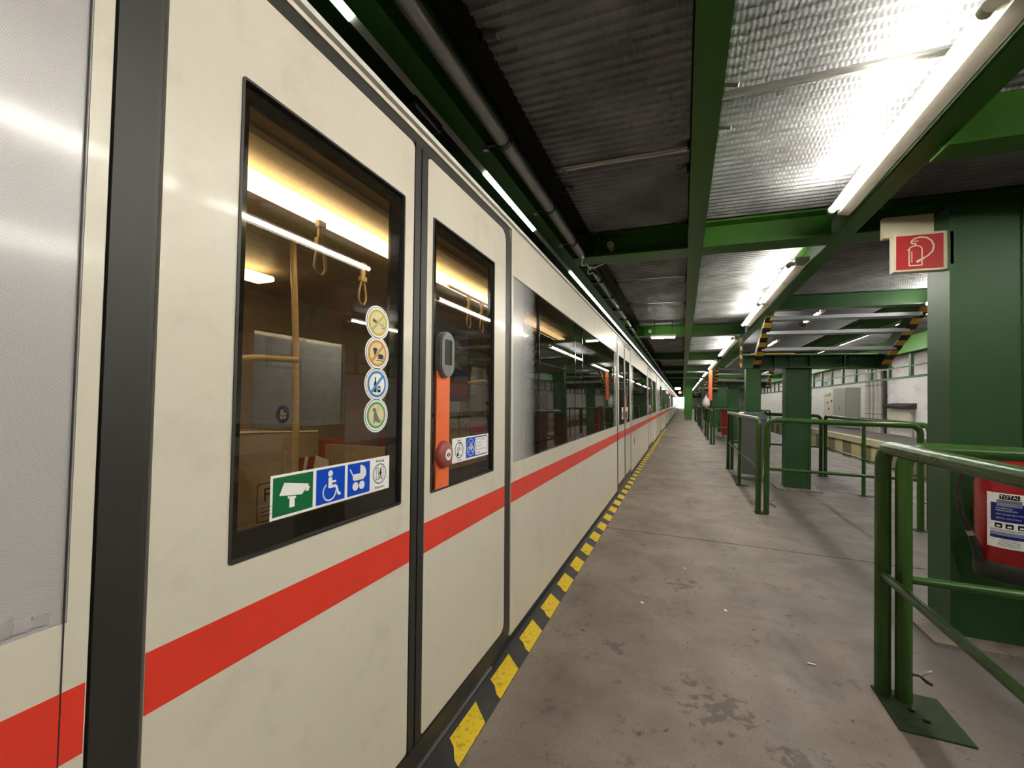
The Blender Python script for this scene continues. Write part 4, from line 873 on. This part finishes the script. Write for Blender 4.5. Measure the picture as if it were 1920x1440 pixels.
MB().tube([(1.34, 8.86, 0.12), (1.385, 8.82, 1.08)], 0.009, M['white_plastic'], 8).build('white_edge_strip', bn)
rb = thing('red_box', 'red metal hose box standing behind the third stair guard', 'box', (1.78, 19.4, 0))
MB().box(1.45, 1.85, 19.2, 19.6, 0.12, 1.12, M['sign_red']).build('body', rb); MB().box(1.44, 1.86, 19.19, 19.61, 1.12, 1.15, M['red']).build('lid', rb)
for x in (1.5, 1.78): MB().tube([(x, 19.25, 0.06), (x + 0.03, 19.25, 0.06)], 0.06, M['rubber'], 14).build('wheel', rb)
oh = thing('orange_strap', 'orange vertical hanging strap beside the far hazard stripes', 'strap', (0.93, 17.6, 1.4))
MB().box(0.88, 1.0, 17.6, 17.62, 1.46, 2.58, M['orange']).build('band', oh); MB().box(0.90, 0.98, 17.58, 17.64, 2.58, 2.6, M['bolt']).build('hook', oh)
bg = thing('white_bag', 'white plastic bag hanging by the orange strap', 'bag', (0.8, 17.5, 1.3))
MB().lathe([(0.0, 0.0), (0.10, 0.02), (0.14, 0.12), (0.11, 0.26), (0.04, 0.36), (0.015, 0.44)], (0.80, 17.6, 1.22), M['bag'], 10).build('sack', bg); MB().tube([(0.80, 17.6, 1.64), (0.9, 17.6, 1.78)], 0.006, M['bag'], 6).build('string', bg)
bk = thing('black_cabinet', 'black cabinet on thin steel legs beyond the third stair guard', 'cabinet', (0.95, 22.5, 0))
MB().box(0.85, 1.25, 22.2, 22.8, 0.9, 1.95, M['rubber']).build('case', bk)
for x in (0.87, 1.23):
    for y in (22.22, 22.78): MB().box(x - 0.015, x + 0.015, y - 0.015, y + 0.015, 0, 0.9, M['steel']).build('leg', bk)
es = thing('exit_sign', 'small green lit exit sign hanging far above the platform', 'sign', (-0.4, 39, 2.5)); MB().box(-0.62, -0.18, 39, 39.06, 2.42, 2.60, M['green_lamp']).build('lit_face', es); MB().box(-0.64, -0.16, 39.06, 39.1, 2.40, 2.62, M['bolt']).build('housing', es)
for x in (-0.55, -0.25): MB().box(x - 0.01, x + 0.01, 39.07, 39.09, 2.62, 2.80, M['bolt']).build('hanger', es)
rs = thing('red_signal', 'red signal light hanging near the tunnel end', 'signal', (-0.25, 50, 2.4)); MB().box(-0.42, -0.14, 50, 50.04, 2.32, 2.52, M['red_lamp']).build('lens', rs); MB().box(-0.45, -0.11, 50.04, 50.1, 2.29, 2.6, M['bolt']).build('housing', rs); MB().box(-0.30, -0.26, 50.06, 50.09, 2.6, 2.80, M['bolt']).build('hanger', rs)
# small floor rubbish
for i, (x, y, r, lab_) in enumerate(((0.65, 2.758, 0, 'cigarette butt lying on the concrete near the closest rail'),)):
    o = thing('cigarette_butt', lab_, 'litter', (x, y, 0)); MB().tube([(x - 0.02, y + 0.003, 0.005), (x + 0.006, y, 0.005)], 0.0045, M['white'], 8).build('paper', o); MB().tube([(x + 0.006, y, 0.005), (x + 0.018, y - 0.002, 0.005)], 0.0045, M['pale_y'], 8).build('filter', o)
for i, (x, y) in enumerate(((0.036, 3.897), (-0.234, 3.117), (0.283, 3.233))):
    mb = MB(); mb.prism([(x + 0.014 * math.cos(a) * (0.6 + 0.4 * random.random()), y + 0.012 * math.sin(a)) for a in [2 * PI * k / 7 for k in range(7)]], 'z', 0, 0.003, M['white'])
    tag(mb.build('paper_scrap'), ['white paper scrap on the concrete nearest the floor joint', 'white paper scrap on the concrete closest to the hazard tape', 'white paper scrap on the concrete left of the cigarette butt'][i], 'litter', 'paper scraps on the platform')

# ================================================================== FAR SIDE OF THE HALL
oh = thing('overhead_frame', 'green overhead ladder frame along the far platform edge', 'frame', (4.25, 5, 2.0))
XF = 4.25; zl, zm, zt = 2.0, 2.22, 2.48
for z, h in ((zl, 0.04), (zm, 0.02), (zt, 0.04)): MB().box(XF - 0.02, XF + 0.02, 5, 60, z - h / 2, z + h / 2, M['green_dark']).build('rail', oh)
for k in range(46): MB().box(XF - 0.025, XF + 0.025, 5 + 1.0 * k, 5.09 + 1.0 * k, zl, zt, M['green_dark']).build('upright', oh)
XW = 10.35
def on_wall(name, label, cat, y, z): return thing(name, label, cat, (XW, y, z))
o = on_wall('radiator', 'cream wall radiator on the white far wall', 'radiator', 27.8, 0.4)
MB().box(10.18, 10.30, 26.6, 29.0, 0.42, 1.28, M['rad']).build('panel', o)
for y in (26.7, 28.9): MB().box(10.2, 10.24, y - 0.03, y + 0.03, 0, 0.42, M['rad']).build('leg', o)
for k in range(12): MB().box(10.165, 10.18, 26.7 + 0.19 * k, 26.8 + 0.19 * k, 0.48, 1.22, M['rad']).build('fin', o)
MB().tube([(10.25, 26.45, 0), (10.25, 26.45, 1.15), (10.25, 26.6, 1.15)], 0.04, M['steel'], 8).build('valve_pipe', o)
o = on_wall('radiator_hood', 'dark slanted metal hood above the cream radiator', 'hood', 27.8, 1.4)
MB().prism([(XW, 1.64), (XW, 1.38), (10.15, 1.36), (9.88, 1.48)], 'y', 26.35, 29.0, M['gasket']).build('hood', o)
o = on_wall('control_cabinet', 'tall grey control cabinet against the far wall', 'cabinet', 34.7, 0); MB().box(9.6, 10.34, 33.4, 36.0, 0.05, 2.6, M['cabinet']).build('case', o); MB().box(9.585, 9.6, 33.5, 35.9, 0.15, 2.5, M['cabinet']).build('door', o); MB().box(9.57, 9.585, 34.6, 34.66, 1.2, 1.35, M['bolt']).build('handle', o)
o = on_wall('switch_cabinet', 'low pale switch cabinet with small dials left of the grey cabinet', 'cabinet', 37.3, 0); MB().box(9.8, 10.34, 36.1, 38.6, 0.05, 2.1, M['rad']).build('case', o); MB().box(9.785, 9.8, 36.2, 38.5, 1.0, 2.0, M['rad']).build('door', o)
for y, z in ((37.9, 1.65), (37.0, 1.75), (37.6, 1.2)): MB().box(9.76, 9.785, y - 0.1, y + 0.1, z - 0.08, z + 0.08, M['bolt']).build('dial', o)
for i, (y, r) in enumerate(((31.6, 0.16), (31.0, 0.10), (30.3, 0.15), (29.9, 0.12))):
    o = on_wall('flue_pipe', ['widest stained flue pipe beside the grey cabinet', 'slim stained flue pipe, second of four', 'stained flue pipe, third of four', 'stained flue pipe next to the thin dark pipe'][i], 'pipe', y, 0); MB().tube([(10.15, y, 0), (10.15, y, 4.7)], r, M['duct'], 14).build('pipe', o)
    for z in (1.0, 2.6): MB().tube([(10.15, y, z), (10.15, y, z + 0.05)], r + 0.012, M['steel'], 14).build('band', o)
o = on_wall('dark_pipe', 'thin dark vertical pipe on the far wall beside the radiator', 'pipe', 29.55, 0); MB().tube([(10.25, 29.55, 0), (10.25, 29.55, 4.7)], 0.06, M['gasket'], 10).build('pipe', o); MB().box(10.25, XW, 29.5, 29.6, 2.0, 2.05, M['bolt']).build('clip', o)
dr = MB().box(10.30, 10.36, 39.6, 40.5, 0, 2.25, M['interior']).build('door_1'); tag(dr, kind='structure'); MB().frame([(39.45, 0), (40.65, 0), (40.65, 2.4), (39.45, 2.4)], [(39.6, 0.0), (40.5, 0.0), (40.5, 2.25), (39.6, 2.25)], 'x', 10.27, 10.349, M['rad']).build('door_frame', dr)
o = on_wall('wall_notice', 'pale notice board on the far wall at the column edge', 'notice', 24.6, 1.4); MB().box(10.31, 10.345, 23.8, 25.0, 1.0, 2.05, M['cabinet']).build('board', o); MB().box(10.30, 10.31, 23.9, 24.9, 1.1, 1.95, M['lip']).build('sheet', o)
o = on_wall('green_wall_sign', 'small green escape sign high on the far wall', 'sign', 40.3, 3.1); MB().box(10.28, 10.34, 39.8, 40.8, 2.95, 3.4, M['white']).build('board', o); MB().box(10.27, 10.28, 39.95, 40.65, 3.02, 3.33, M['cam_green']).build('panel', o)
bpy.context.view_layer.update()
